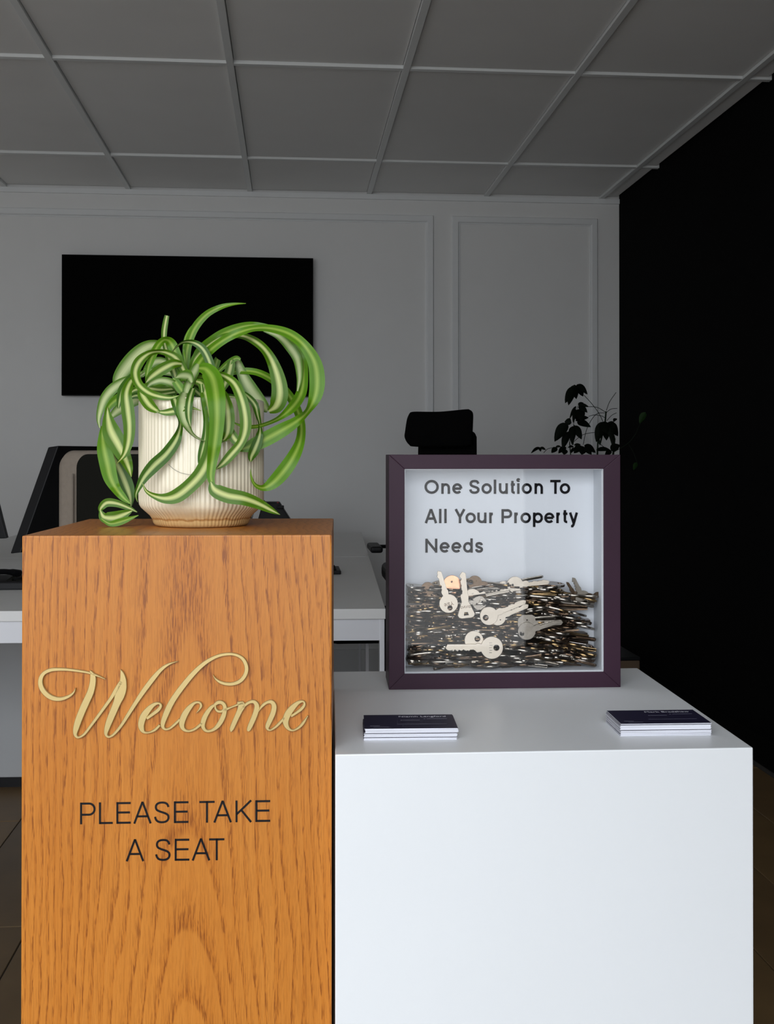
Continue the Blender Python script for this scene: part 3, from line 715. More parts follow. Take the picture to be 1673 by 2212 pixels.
# ------------------------------------------------------------------ business cards
def text_mesh(body, size, ext=.00003, align='RIGHT', off=0.0):
    cu = bpy.data.curves.new('t', 'FONT'); cu.body = body; cu.size = size; cu.align_x = align; cu.extrude = ext; cu.offset = off
    ob = bpy.data.objects.new('t', cu); C.objects.link(ob)
    dg = bpy.context.evaluated_depsgraph_get(); tm = bpy.data.meshes.new_from_object(ob.evaluated_get(dg)); bpy.data.objects.remove(ob)
    tm.materials.clear(); return tm
def card_stack(px0, px1, name_text, where, gname, yaw, skew, count, seed, splits, dark_rows):
    rc = random.Random(seed)
    a = atz(*px0, WHZ); b = atz(*px1, WHZ); d = (b - a); W_ = .085; D_ = .054; T = .00036
    ang = math.atan2(d.y, d.x) + yaw
    ex_ = Vector((math.cos(ang), math.sin(ang), 0)); ey_ = Vector((-ex_.y, ex_.x, 0))
    mid = (a + b) / 2 + ey_ * D_ / 2
    bm = bx((0, 0, T / 2), (W_, D_, T * .94)); me = bpy.data.meshes.new('business_card'); bm.to_mesh(me); bm.free()
    me.materials.append(M_CARDW); me.materials.append(M_CARDN)
    for p in me.polygons:
        if p.normal.z > .5: p.material_index = 1
    z = WHZ + .0001
    for k in range(count):
        gap = .0006 if k in splits else 0.0
        z += gap
        j = ex_ * (rc.uniform(-.0005, .0005) + (.0009 if k > splits[-1] else 0)) + ey_ * (rc.uniform(-.0003, .0003) + skew * k * T)
        o = bpy.data.objects.new('business_card', me); C.objects.link(o)
        o.location = mid + j; o.location.z = z; o.rotation_euler = (0, 0, ang + rc.uniform(-.004, .004))
        top = k == count - 1
        tag(o, ('navy business card with a white name, lying on top of the %s stack' if top else 'white edged navy business card below the top one in the %s stack') % where, 'business card', gname)
        if top:
            parts = [(name_text, .0070, (.036, .017), M_SILVER), ('T  0000 000 000', .0030, (.036, .0095), M_GREYP), ('E', .0034, (-.005, .004), M_GREYP)]
            for tx, sz, (x, y), m in parts[:1]:
                tm = text_mesh(tx, sz); tm.materials.append(m)
                t = bpy.data.objects.new('name_lettering', tm); C.objects.link(t); t.parent = o; t.location = (x, y, T * 1.0 + .00004)
            bm = bmesh.new()
            for x0, x1, y, h in ((.017, .036, .010, .0009), (.014, .0155, .010, .0013), (-.006, .010, .005, .0008), (-.008, -.0065, .005, .0012), (-.037, -.028, -.0165, .0010), (-.034, -.020, -.0205, .0007), (-.012, .034, -.010, .0004)):
                box(bm, ((x0 + x1) / 2, y, T + .00003), (x1 - x0, h, .00004))
            mesh_obj('small_print', recalc(bm), M_GREYP, o, local=True)
        z += T
card_stack((787, 1600), (988, 1598), 'Niamh Langford', 'left', 'business cards in the left stack', 0.0, 0.0, 26, 3, (6, 15), 0)
card_stack((1342, 1591), (1536, 1588), 'Mark Bradshaw', 'right', 'business cards in the right stack', -.012, 0.0, 28, 4, (14, 26), 0)

# ------------------------------------------------------------------ potted spider plant
pb = atz(417, 1141.5, WZ); PC = pb + FW * .050; PC.z = WZ      # pot centre on the oak top
pd = (PC - EYE).dot(FW)
pot = thing('flower_pot', PC, 'cream ribbed ceramic plant pot on the oak pedestal', 'pot')
PR = .0622; PH = .1255
prof = [(0, 0), (.040, 0), (.0455, .0006), (.0475, .003), (.0488, .007), (.0510, .0105), (.0555, .0145), (.0598, .0185), (.0615, .0215), (PR, .026), (PR, .05), (PR, .08), (PR, .115), (PR, PH - .003), (PR - .0006, PH - .0008), (PR - .0022, PH), (PR - .004, PH - .001), (PR - .0045, PH - .006), (PR - .0048, .02), (0, .02)]
NF, SP_ = 84, 7; NS = NF * SP_
bm = bmesh.new(); rings = []
for r, z in prof:
    if r == 0: rings.append([bm.verts.new((PC.x, PC.y, PC.z + z))]); continue
    out = r > .046 and z < PH - .002 and not (z == .02)
    amp = 0.00065 if (out and z > .002 and r > .0465 and (r, z) not in ((PR - .0045, PH - .006),)) else 0.0
    if z >= PH - .0035: amp *= .5
    ring = []
    for k in range(NS):
        a = k * 2 * math.pi / NS; ph = (k % SP_) / SP_
        rr = r - amp * (abs(math.cos(math.pi * ph)) ** 2.2)
        ring.append(bm.verts.new((PC.x + rr * math.cos(a), PC.y + rr * math.sin(a), PC.z + z)))
    rings.append(ring)
for r0, r1 in zip(rings, rings[1:]):
    for k in range(NS):
        if len(r0) == 1: bm.faces.new((r0[0], r1[(k + 1) % NS], r1[k]))
        elif len(r1) == 1: bm.faces.new((r0[k], r0[(k + 1) % NS], r1[0]))
        else: bm.faces.new((r0[k], r0[(k + 1) % NS], r1[(k + 1) % NS], r1[k]))
mesh_obj('pot_body', recalc(bm), M_POT, pot, smooth=True)
bm = bmesh.new(); bmesh.ops.create_circle(bm, cap_ends=True, radius=PR - .0052, segments=48, matrix=Matrix.Translation(PC + Vector((0, 0, PH - .014))))
mesh_obj('soil', bm, M_SOIL, pot)

plant = thing('spider_plant', PC + Vector((0, 0, PH - .015)), 'green and cream striped spider plant spilling over the ribbed pot', 'plant')
CS = 3.2173
def leaf(kind, pts, back=False, tw=1.0, fold=.16, minw=None):
    """pts: (u, v, apparent width, depth in cm towards the viewer from the pot's axis), in the enlarged photo"""
    pts = [p if len(p) == 4 else (*p, 6.8) for p in pts]
    S_ = spline(pts, 7); Wm = max(p[2] for p in S_)
    Pw = []
    for u, v, w_, d in S_:
        px, py = 200 + u / CS, 640 + v / CS
        dx = (px - 417) / (F / pd) * 100 * 1.0
        if not back and v > 735 and abs(dx) < 6.75:
            need = math.sqrt(max(0, 6.75 ** 2 - dx ** 2)) + .25
            if d < need: d = d + (need - d) * min(1, (v - 735) / 40)
        Pw.append((atd(px, py, pd - d / 100), w_))
    bm = bmesh.new(); uv = bm.loops.layers.uv.new('UVMap'); rows = []; n = len(Pw); NA = 6; L_ = 0; acc = []
    for i in range(n):
        if i: L_ += (Pw[i][0] - Pw[i - 1][0]).length
        acc.append(L_)
    side0 = None
    for i, (p, w_) in enumerate(Pw):
        t = (Pw[min(i + 1, n - 1)][0] - Pw[max(i - 1, 0)][0]).normalized()
        vd = (p - EYE).normalized()
        s = t.cross(vd)
        if s.length < 1e-3: s = Vector((1, 0, 0))
        s.normalize(); nn = s.cross(t).normalized()      # faces the viewer or away
        if side0 is not None and s.dot(side0) < 0: s = -s
        side0 = s.copy(); nn = s.cross(t).normalized()
        m_px = p.__sub__(EYE).dot(FW) / F / CS
        aw = w_ * m_px / 2 * 1.18
        full = Wm * m_px / 2 * min(1.0, 3.0 * min(i, n - 1 - i) / n + .15)
        dep = math.sqrt(max(0, (full * .8) ** 2 - aw ** 2)) * tw * .8
        row = []
        for k in range(NA + 1):
            f = k / NA * 2 - 1
            row.append(bm.verts.new(p + s * aw * f + nn * (dep * f) - vd * (fold * full * (abs(f) - .5))))
        rows.append(row)
    for i, (r0, r1) in enumerate(zip(rows, rows[1:])):
        for k in range(NA):
            f = bm.faces.new((r0[k], r0[k + 1], r1[k + 1], r1[k]))
            for lp, (a, b) in zip(f.loops, ((k, i), (k + 1, i), (k + 1, i + 1), (k, i + 1))):
                lp[uv].uv = (a / NA, acc[b] * 40)
    return mesh_obj('leaf', bm, ML[kind], plant, smooth=True)

LV = [
 # behind
 ('w', [(640, 560, 35, 0), (560, 420, 45, -2), (490, 355, 50, -3), (430, 338, 60, -3.5), (360, 365, 80, -4), (290, 430, 95, -4), (225, 510, 92, -4), (180, 580, 70, -4), (160, 640, 20, -4)], True),
 ('w', [(640, 600, 30, 0), (520, 640, 45, -3), (400, 690, 60, -4), (280, 730, 66, -4), (180, 790, 60, -4), (120, 850, 20, -4)], True),
 ('g', [(620, 600, 30, -1), (480, 600, 40, -4), (330, 650, 55, -5), (200, 700, 60, -5), (120, 760, 40, -5), (80, 850, 8, -5)], True),
 ('n', [(600, 640, 25, -1), (480, 650, 36, -2), (380, 640, 40, -3), (300, 650, 36, -3), (255, 680, 10, -3)], True),
 ('d', [(600, 660, 25, -1), (490, 680, 36, -2), (390, 700, 40, -3), (300, 690, 36, -3), (240, 720, 10, -3)], True),
 ('w', [(600, 560, 20, -2), (520, 470, 40, -3), (450, 452, 50, -3), (390, 490, 44, -3), (345, 560, 14, -3)], True),
 ('w', [(620, 560, 20, -2), (520, 530, 36, -3), (420, 520, 42, -3), (340, 540, 30, -3), (290, 580, 8, -3)], True),
 ('d', [(680, 600, 30, -1), (790, 640, 40, -3), (880, 690, 44, -3), (980, 700, 30, -3), (1040, 720, 8, -3)], True),
 ('d', [(700, 640, 30, 0), (760, 690, 50, 1), (850, 710, 40, 1), (940, 720, 10, 1)], True),
 ('g', [(830, 560, 40, -2), (850, 500, 44, -2), (868, 445, 40, -2), (872, 436, 34, -2)], True),
 ('w', [(1000, 425, 30, -2), (1015, 470, 46, -2), (1045, 550, 66, -2), (1095, 640, 84, -2), (1150, 715, 80, -2), (1195, 770, 62, -1.6), (1222, 795, 30, -1)], True),
 ('g', [(860, 540, 20, -1), (910, 490, 28, -1), (955, 455, 34, -1), (1000, 430, 30, -1), (1028, 440, 14, -1)], True),
 ('n', [(900, 660, 26, -1), (930, 590, 52, -1), (952, 520, 56, -1), (965, 460, 44, -1), (962, 438, 16, -1)], True),
 ('g', [(690, 560, 30, 0), (830, 560, 30, -1), (960, 530, 34, -2), (1050, 518, 38, -2), (1150, 530, 40, -2), (1250, 580, 44, -2), (1340, 655, 48, -1), (1410, 760, 52, 0), (1450, 880, 48, 1), (1445, 1000, 56, 2), (1400, 1110, 76, 3), (1330, 1215, 86, 3.5), (1250, 1300, 72, 4), (1185, 1332, 36, 4), (1130, 1310, 20, 4), (1104, 1255, 12, 4), (1100, 1200, 3, 4)], False),
 # big arcs to the right
 ('g', [(690, 560, 40, 0), (740, 400, 60, -1), (850, 300, 62, -2), (960, 240, 58, -2), (1080, 205, 46, -2), (1190, 212, 40, -2), (1300, 260, 52, -2), (1395, 340, 62, -1), (1450, 440, 66, -1), (1465, 560, 58, 0), (1448, 680, 62, 1), (1385, 775, 58, 3), (1290, 850, 28, 4), (1180, 896, 22, 5), (1090, 908, 22, 5.5), (1020, 895, 14, 6), (970, 870, 4, 6)], True),
 ('w', [(1190, 238, 14, -1.9), (1290, 275, 40, -1.8), (1370, 350, 56, -.9), (1425, 440, 52, -.8), (1440, 560, 36, .2), (1425, 660, 12, 1.2)], True),
 ('g', [(700, 560, 40, 1), (730, 480, 54, 1), (800, 392, 52, 1.5), (900, 312, 48, 2), (1010, 255, 46, 2), (1130, 222, 36, 2), (1250, 225, 46, 2), (1370, 262, 56, 2.5), (1470, 340, 62, 3), (1540, 450, 80, 3), (1562, 570, 92, 3), (1550, 690, 80, 3.2), (1495, 800, 36, 3.5), (1420, 868, 58, 4), (1310, 935, 84, 4.5), (1180, 1005, 86, 4.6), (1090, 1045, 66, 4.8), (1015, 1070, 16, 5)], False),
 ('n', [(690, 580, 40, 1), (720, 440, 60, 0), (830, 330, 58, 0), (940, 275, 36, 0), (1040, 275, 36, 0), (1130, 312, 48, .5), (1210, 385, 54, 1), (1265, 490, 72, 1), (1298, 610, 92, 1), (1300, 700, 98, 1), (1275, 765, 84, .8), (1225, 800, 30, .4)], True),
 # upright blades
 ('g', [(650, 560, 50, 0), (650, 450, 48, 0), (668, 330, 44, 0), (715, 215, 46, 0), (795, 125, 40, 0), (890, 75, 30, 0), (980, 54, 16, 0), (1066, 50, 4, 0)], True),
 ('g', [(640, 560, 30, -.5), (636, 430, 22, -.5), (642, 310, 16, -.5), (672, 235, 12, -.5), (712, 185, 4, -.5)], True),
 ('g', [(655, 560, 20, 1), (640, 430, 14, 1), (634, 370, 5, 1)], True),
 ('n', [(600, 640, 30, 1), (565, 520, 44, 1), (530, 420, 42, 1), (500, 320, 30, 1), (498, 250, 34, 1), (508, 180, 32, 1), (518, 134, 26, 1)], True),
 ('g', [(650, 580, 60, 1), (590, 430, 62, 1.5), (548, 330, 58, 1.5), (505, 302, 36, 2), (460, 335, 42, 2.4), (415, 420, 44, 3), (385, 510, 32, 3.4), (370, 615, 4, 3.6)], False),
 ('d', [(840, 560, 48, 2), (815, 460, 50, 2), (770, 370, 48, 2), (710, 325, 36, 2), (640, 318, 20, 2.4), (590, 345, 12, 2.8), (552, 390, 3, 3)], False),
 ('n', [(660, 560, 40, 1.5), (590, 440, 52, 2), (520, 395, 40, 2.4), (450, 385, 26, 3), (385, 402, 40, 3.5), (325, 455, 60, 4), (297, 530, 56, 4.4), (320, 610, 52, 5), (385, 668, 50, 5.5), (460, 695, 42, 6), (540, 705, 26, 6), (600, 690, 4, 6)], False),
 ('n', [(620, 470, 30, 2), (560, 470, 56, 2.6), (480, 510, 68, 3), (410, 560, 56, 3.4), (372, 600, 10, 3.6)], False),
 ('w', [(690, 600, 20, 3), (670, 560, 56, 3.2), (620, 552, 52, 3.6), (575, 568, 6, 4)], False),
 ('g', [(690, 560, 26, 3), (660, 535, 44, 3.2), (610, 545, 20, 3.4), (580, 570, 3, 3.6)], False),
 ('w', [(600, 670, 30, 2), (560, 610, 50, 3), (480, 585, 44, 3.4), (410, 605, 30, 3.6), (375, 640, 8, 3.8)], False),
 ('g', [(640, 680, 40, 3), (610, 640, 54, 3), (575, 590, 44, 3), (560, 570, 20, 3)], False),
 ('w', [(650, 700, 50, 3), (660, 640, 54, 3), (690, 560, 60, 2), (720, 500, 54, 1.5), (735, 470, 30, 1)], False),
 # left side
 ('w', [(380, 520, 14, 1), (320, 560, 26, 1), (230, 585, 46, 1.5), (145, 640, 62, 2), (85, 710, 56, 2), (55, 790, 42, 2), (42, 860, 24, 2), (50, 915, 8, 2)], True),
 ('n', [(104, 770, 8, 1.6), (108, 850, 60, 2), (130, 940, 104, 2.4), (180, 1035, 104, 2.6), (228, 1130, 74, 2.8), (255, 1200, 44, 3), (270, 1255, 6, 3)], True),
 ('g', [(66, 900, 10, 1), (68, 970, 44, 1), (80, 1060, 82, 1.4), (102, 1160, 92, 1.6), (125, 1260, 82, 1.6), (165, 1340, 56, 1.6), (215, 1400, 40, 1.6), (262, 1440, 12, 1.6)], True),
 ('d', [(105, 1040, 16, 0), (150, 1130, 66, 0), (200, 1230, 84, 0), (240, 1330, 84, 0), (262, 1400, 50, 0), (268, 1460, 10, 0)], True),
 ('n', [(300, 560, 30, 3), (262, 600, 50, 3.4), (235, 680, 62, 4), (245, 790, 76, 4.2), (256, 900, 70, 4.4), (250, 1010, 58, 4.4), (222, 1100, 34, 4.4), (165, 1166, 3, 4.2)], True),
 ('d', [(300, 520, 20, 2), (260, 580, 50, 2), (215, 650, 60, 2), (190, 720, 40, 2), (180, 780, 10, 2)], True),
 # over the rim, left of centre
 ('n', [(330, 640, 26, 5), (350, 690, 62, 5.4), (395, 755, 66, 6), (440, 790, 40, 6.6), (470, 800, 8, 6.8)], False),
 ('n', [(440, 800, 6), (500, 808, 34), (560, 800, 46), (620, 786, 30), (690, 776, 16), (755, 796, 4)], False),
 ('d', [(560, 690, 40, 5.5), (580, 740, 56, 6.6), (598, 800, 48), (612, 870, 26), (606, 930, 36), (575, 1010, 62), (510, 1100, 72), (430, 1175, 76), (365, 1250, 60), (325, 1320, 36), (302, 1380, 20), (314, 1432, 3)], False),
 ('w', [(640, 670, 40, 5), (632, 720, 76, 6.4), (630, 790, 80, 7), (645, 870, 58, 7), (680, 940, 26, 7), (730, 985, 14, 7), (800, 1008, 10, 7), (880, 1015, 8, 6.8), (950, 1000, 3, 6.6)], False),
 ('d', [(700, 640, 30, 5.6), (680, 700, 42, 7), (668, 780, 44, 7.4), (670, 850, 34, 7.4), (682, 905, 6, 7.4)], False),
 # tall front leaves
 ('n', [(720, 590, 30, 3), (760, 610, 50, 5), (790, 680, 66, 6.8), (815, 780, 76), (836, 880, 82), (838, 990, 88, 7.2), (815, 1110, 92, 7.4), (760, 1225, 88, 7.6), (680, 1315, 84, 7.8), (590, 1385, 84, 8), (510, 1405, 62, 8), (435, 1390, 36, 8), (375, 1355, 18, 7.8), (348, 1300, 6, 7.6)], False),
 ('g', [(740, 500, 40, 4), (790, 510, 84, 5), (835, 570, 108, 6), (858, 680, 110, 7.6), (866, 800, 96, 8), (862, 920, 84, 8), (848, 1040, 76, 8), (832, 1150, 60, 8), (822, 1250, 46, 8.1), (835, 1310, 30, 8.2)], False),
 ('n', [(822, 1290, 14, 8.2), (850, 1345, 76, 8.3), (940, 1385, 88, 8.2), (1050, 1405, 80, 8), (1150, 1440, 64, 7.5), (1240, 1485, 38, 7), (1305, 1518, 3, 6.6)], False),
 ('d', [(755, 610, 20, 6.2), (768, 720, 26), (790, 850, 34), (790, 960, 46), (765, 1080, 50), (752, 1150, 34), (750, 1205, 4)], False),
 ('n', [(850, 540, 26, 4), (910, 552, 40, 5), (985, 605, 56, 6), (1035, 710, 66, 6.6), (1062, 830, 68), (1062, 930, 66), (1030, 1020, 52), (965, 1100, 56), (905, 1165, 40), (856, 1203, 4)], False),
 ('n', [(880, 640, 24, 5), (910, 690, 56, 6), (935, 780, 76), (945, 870, 74), (938, 950, 56), (910, 1000, 20), (890, 975, 4)], False),
 ('g', [(895, 700, 16, 5.4), (898, 800, 26, 6.2), (898, 900, 30, 6.3), (905, 960, 20, 6.3), (905, 1000, 5, 6.3)], False),
 ('n', [(955, 880, 16, 6.3), (965, 950, 50, 6.4), (1000, 1005, 54, 6.4), (1045, 1030, 12, 6.4)], False),
 ('d', [(1040, 660, 12, 4), (1085, 700, 34, 4.4), (1130, 755, 40, 4.6), (1150, 830, 30, 4.8), (1165, 900, 18, 5), (1160, 975, 46, 5), (1130, 1060, 62, 5), (1105, 1115, 44, 4.8), (1100, 1150, 10, 4.6)], False),
 # the curl resting at the foot of the pot
 ('n', [(310, 1500, 6, 1), (250, 1470, 30, 1), (170, 1440, 44, 1.2), (100, 1435, 50, 1.4), (60, 1470, 36, 1.6), (52, 1500, 10, 1.8)], True),
 ('n', [(54, 1490, 14, 2), (80, 1535, 60, 2.2), (150, 1540, 76, 2.4), (220, 1515, 54, 2.4), (275, 1490, 10, 2.4)], True),
 ('g', [(60, 1545, 10, 2.6), (120, 1580, 30, 2.8), (200, 1565, 40, 2.8), (320, 1522, 4, 2.6)], True),
]
for L__ in LV: leaf(*L__)
# thin dry runner lying against the ribs
bm = bmesh.new(); rp = spline([(528, 1168), (570, 1205), (630, 1232), (720, 1245)], 6)
tube(bm, [atd(200 + u / CS, 640 + v / CS, pd - (math.sqrt(6.5 ** 2 - (((200 + u / CS) - 417) / (F / pd) * 100) ** 2)) / 100) for u, v in rp], .00022, 6)
mesh_obj('runner', recalc(bm), mat('dry_runner', (.22, .23, .19), .7), plant)

# ------------------------------------------------------------------ desks
DZ = .73
dyaw = math.atan2(.341 - .229, 5.375 - 2.684)
dx_ = Vector((math.cos(dyaw), -math.sin(dyaw), 0)); dy_ = Vector((math.sin(dyaw), math.cos(dyaw), 0)); dO = Vector((.229, 2.684, 0))
def Dp(u, v, z): return dO + dx_ * u + dy_ * v + Vector((0, 0, z))     # u to the right of the right edge (negative inside), v along
def dbox(name, a, b, m, par, bev=0.0):
    (ua, va, za), (ub, vb, zb_) = a, b
    lo = [Dp(ua, va, za), Dp(ub, va, za), Dp(ub, vb, za), Dp(ua, vb, za)]; hi = [p + Vector((0, 0, zb_ - za)) for p in lo]
    return mesh_obj(name, recalc(hexa(bmesh.new(), lo, hi, bev, 2)), m, par)
DWd = 1.62
for n_, (v0, v1, lab) in enumerate(((0, 1.392, 'nearer white office desk, its front edge showing either side of the oak pedestal'), (1.398, 2.71, 'white office desk against the panelled wall, behind the nearer one'))):
    t = thing('office_desk', Dp(-DWd / 2, (v0 + v1) / 2, 0), lab, 'desk', 'white desks pushed together')
    dbox('desktop', (-DWd, v0, DZ - .025), (0, v1, DZ), M_DESK, t, .0015)
    for vv in (v0 + .01, v1 - .035): dbox('apron', (-DWd + .014, vv, DZ - .078), (-.014, vv + .025, DZ - .025), M_DESKB, t)
    for uu in (-DWd + .002, -.014):
        for vv in (v0 + .008, v1 - .058): dbox('leg', (uu, vv, 0), (uu + .012, vv + .05, DZ - .025), M_DESKB, t, .002)
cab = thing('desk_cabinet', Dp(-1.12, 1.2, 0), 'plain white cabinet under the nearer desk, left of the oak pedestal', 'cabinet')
M_CAB = mat('shaded_white_laminate', (.42, .43, .44), .5)  # white laminate darkened, the shade under the desk put into its colour
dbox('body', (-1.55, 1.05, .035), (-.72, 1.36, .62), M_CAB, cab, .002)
dbox('shadow_gap', (-1.54, 1.06, 0), (-.73, 1.35, .035), M_BLACKPL, cab)  # black block standing in for the shadowed gap beneath the cabinet
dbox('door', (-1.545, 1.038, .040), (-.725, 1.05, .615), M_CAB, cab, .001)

# ------------------------------------------------------------------ things on the desks
def slab(name, c4, thick, m, par, bev=.003):
    """slab whose front face has the 4 world corners c4; extruded away from the viewer"""
    n = (c4[1] - c4[0]).cross(c4[3] - c4[0]).normalized()
    if n.dot(c4[0] - EYE) < 0: n = -n
    return mesh_obj(name, recalc(hexa(bmesh.new(), c4, [p + n * thick for p in c4], bev, 2)), m, par)
# monitor leaning back, seen from its side, by the taupe chair
A0 = atd(22, 1196, 3.0); A1 = atd(104, 966, 3.03)
ddir = Vector((.30, .58, 0))
mon = thing('monitor', Vector((A0.x + .25, A0.y + .3, DZ)), 'black monitor tilted back on the desk, left of the potted plant', 'monitor', 'black monitors on the desks')
bm = bmesh.new(); th = Vector((.030, -.010, .004))
hexa(bm, [A0, A0 + ddir, A0 + ddir + th, A0 + th], [A1, A1 + ddir, A1 + ddir + th, A1 + th], .003, 2)
mesh_obj('housing', recalc(bm), M_BLACKPL, mon)
bm = bmesh.new(); nrm = Vector((-.001, .001, 0)); e1 = ddir * .03; e2 = (A1 - A0) * .04
hexa(bm, [A0 + e1 + e2 + nrm, A0 + ddir - e1 + e2 + nrm, A0 + ddir - e1 + e2, A0 + e1 + e2], [A1 + e1 - e2 + nrm, A1 + ddir - e1 - e2 + nrm, A1 + ddir - e1 - e2, A1 + e1 - e2])
mesh_obj('screen', recalc(bm), M_SCREEN, mon)
mc = A0 + ddir * .5
mesh_obj('stand', recalc(tube(bmesh.new(), [Vector((mc.x + .10, mc.y, DZ + .008)), Vector((mc.x + .09, mc.y, .93)), Vector((mc.x + .075, mc.y, .97))], .018, 10)), M_BLACKPL, mon)
mesh_obj('stand_base', bx((mc.x + .10, mc.y, DZ + .005), (.20, .24, .010), .004), M_BLACKPL, mon)
# the second monitor at the left edge of the view, facing the other way
Bq0 = atd(14, 1163, 3.5); Bq1 = atd(-12, 1060, 3.5)
mo2 = thing('monitor', Vector((Bq0.x - .2, Bq0.y + .1, DZ)), 'black monitor corner at the left edge of the view, beyond the tilted monitor', 'monitor', 'black monitors on the desks')
wv = Vector((-.48, .05, -.02)); th2 = Vector((0, .03, 0))
up2 = (Bq1 - Bq0) * 2.4
bm = bmesh.new(); hexa(bm, [Bq0 + wv, Bq0, Bq0 + th2, Bq0 + wv + th2], [Bq0 + wv + up2, Bq0 + up2, Bq0 + up2 + th2, Bq0 + wv + up2 + th2], .003, 2)
mesh_obj('housing', recalc(bm), M_BLACKPL, mo2)
mesh_obj('stand', recalc(tube(bmesh.new(), [Vector((Bq0.x - .22, Bq0.y + .05, DZ + .005)), Vector((Bq0.x - .24, Bq0.y + .06, .93))], .02, 10)), M_BLACKPL, mo2)
mesh_obj('stand_base', bx((Bq0.x - .22, Bq0.y + .05, DZ + .004), (.22, .18, .008), .003), M_BLACKPL, mo2)
# desk telephone at left
tp = atz(10, 1274, DZ)
ph = thing('desk_telephone', tp, 'black desk telephone with a pale curved handset at the left edge, on the nearer desk', 'telephone')
bm = bmesh.new(); hexa(bm, [tp + Vector((-.12, -.01, .0)), tp + Vector((.10, -.01, .0)), tp + Vector((.10, .12, .0)), tp + Vector((-.12, .12, .0))],
     [tp + Vector((-.12, -.005, .022)), tp + Vector((.10, -.005, .022)), tp + Vector((.10, .12, .030)), tp + Vector((-.12, .12, .030))], .004, 2)
mesh_obj('base', recalc(bm), M_BLACKPL, ph)
hs = spline([(-.09, .0, .034), (-.05, .02, .044), (-.015, .05, .045), (.02, .09, .036)], 6)
mesh_obj('handset', recalc(tube(bmesh.new(), [tp + Vector(p) for p in hs], [.010] * 4 + [.008] * (len(hs) - 8) + [.010] * 4, 10)), M_BLACKPL, ph)
mesh_obj('handset_rim', recalc(tube(bmesh.new(), [tp + Vector(p) + Vector((.0, -.012, .008)) for p in hs[:10]], .0022, 6)), mat('silver_plastic', (.45, .48, .5), .4), ph)
mesh_obj('cord', recalc(tube(bmesh.new(), [tp + Vector(p) for p in spline([(.02, .02, .025), (.06, .05, .035), (.11, .07, .045), (.16, .10, .030)], 6)], .005, 6)), M_BLACKPL, ph)
bm = bmesh.new()
for r_ in range(4):
    for c_ in range(3): box(bm, tp + Vector((.01 + c_ * .025, .02 + r_ * .022, .0235 + r_ * .0015)), (.016, .018, .006), .001, 1)
mesh_obj('keypad', recalc(bm), M_DARKFAB, ph)
# keyboard peeping out right of the oak pedestal
kb0 = atz(737, 1241, DZ)
kbd = thing('keyboard', kb0 + Vector((-.2, .03, 0)), 'black keyboard on the nearer desk, its end showing right of the oak pedestal', 'keyboard')
mesh_obj('case', bx(kb0 + Vector((-.22, .075, .006)), (.44, .15, .012), .003), M_BLACKPL, kbd)
bm = bmesh.new()
for r_ in range(5):
    for c_ in range(15): box(bm, kb0 + Vector((-.425 + c_ * .0285, .02 + r_ * .027, .0135)), (.024, .023, .005), .001, 1)
o = mesh_obj('keycaps', recalc(bm), M_DARKFAB, kbd)
# slanted desk phone with the red light, behind the plant pot
q0 = atd(538, 1150, 4.7); q1 = atd(632, 1150, 4.7)
de = thing('card_terminal', Vector((q0.x + .08, q0.y, DZ)), 'black slanted desk device with a small red light, seen right of the plant pot', 'desk phone')
def dpt(x, y, d=4.7): return atd(x, y, d)
front = [dpt(543, 1178), dpt(660, 1178), dpt(604, 1085), dpt(568, 1085)]
bm = bmesh.new(); bk = Vector((.0, .13, 0))
zb_ = DZ + .001
lo = [Vector((front[0].x, front[0].y, zb_)), Vector((front[1].x, front[1].y, zb_)), Vector((front[1].x, front[1].y, zb_)) + bk, Vector((front[0].x, front[0].y, zb_)) + bk]
hi = [front[3] , front[2], front[2] + bk * .8, front[3] + bk * .8]
hexa(bm, lo, hi, .004, 2); mesh_obj('housing', recalc(bm), M_BLACKPL, de)
cr = spline([(546, 1100, 4.64), (552, 1078, 4.64), (562, 1080, 4.64), (574, 1090, 4.64)], 4)
mesh_obj('handset', recalc(tube(bmesh.new(), [dpt(x, y, d) for x, y, d in cr], .010, 8)), M_BLACKPL, de)
mesh_obj('step', bx(dpt(606, 1095, 4.69), (.03, .05, .012), .003), M_BLACKPL, de)
mesh_obj('indicator_light', bx(dpt(600.5, 1085.5, 4.69), (.007, .01, .005), .001), M_RED, de)
# sprig of small white flowers in a vase, mostly behind the pot
vz = atd(540, 1178, 4.2); vz.z = DZ
fv = thing('flower_vase', vz, 'small sprig of white flowers just right of the plant pot, behind it', 'flowers')
mesh_obj('vase', recalc(tube(bmesh.new(), [vz + Vector((0, 0, z_)) for z_ in (.0, .01, .05, .09, .12)], [.02, .028, .030, .02, .016], 16)), M_DARKFAB, fv)
for hx, hy, r_ in ((557, 1028, 6.5), (552, 1036, 5), (562, 1042, 5.5), (570, 1040, 5)):
    top = atd(hx, hy, 4.2)
    mesh_obj('stem', recalc(tube(bmesh.new(), [vz + Vector((0, 0, .1)), (vz + top) / 2 + Vector((.0, 0, .06)), top], .0009, 5)), M_DSTEM, fv)
    bm = bmesh.new()
    for k in range(6):
        a = k * math.pi / 3 + hx; c = top + (RT * math.cos(a) + Vector((0, 0, 1)) * math.sin(a)) * r_ * .6 * 4.2 / F
        bmesh.ops.create_icosphere(bm, subdivisions=1, radius=r_ * .42 * 4.2 / F, matrix=Matrix.Translation(c) @ Matrix.Diagonal((1, .35, 1, 1)))
    mesh_obj('blossom', bm, M_PETAL, fv)
bm = bmesh.new()
for hx, hy in ((560, 1048), (556, 1047), (564, 1046), (558, 1052), (568, 1045), (572, 1046)):
    bmesh.ops.create_icosphere(bm, subdivisions=1, radius=2.8 * 4.2 / F, matrix=Matrix.Translation(atd(hx, hy, 4.21)) @ Matrix.Diagonal((1.3, .5, .8, 1)))
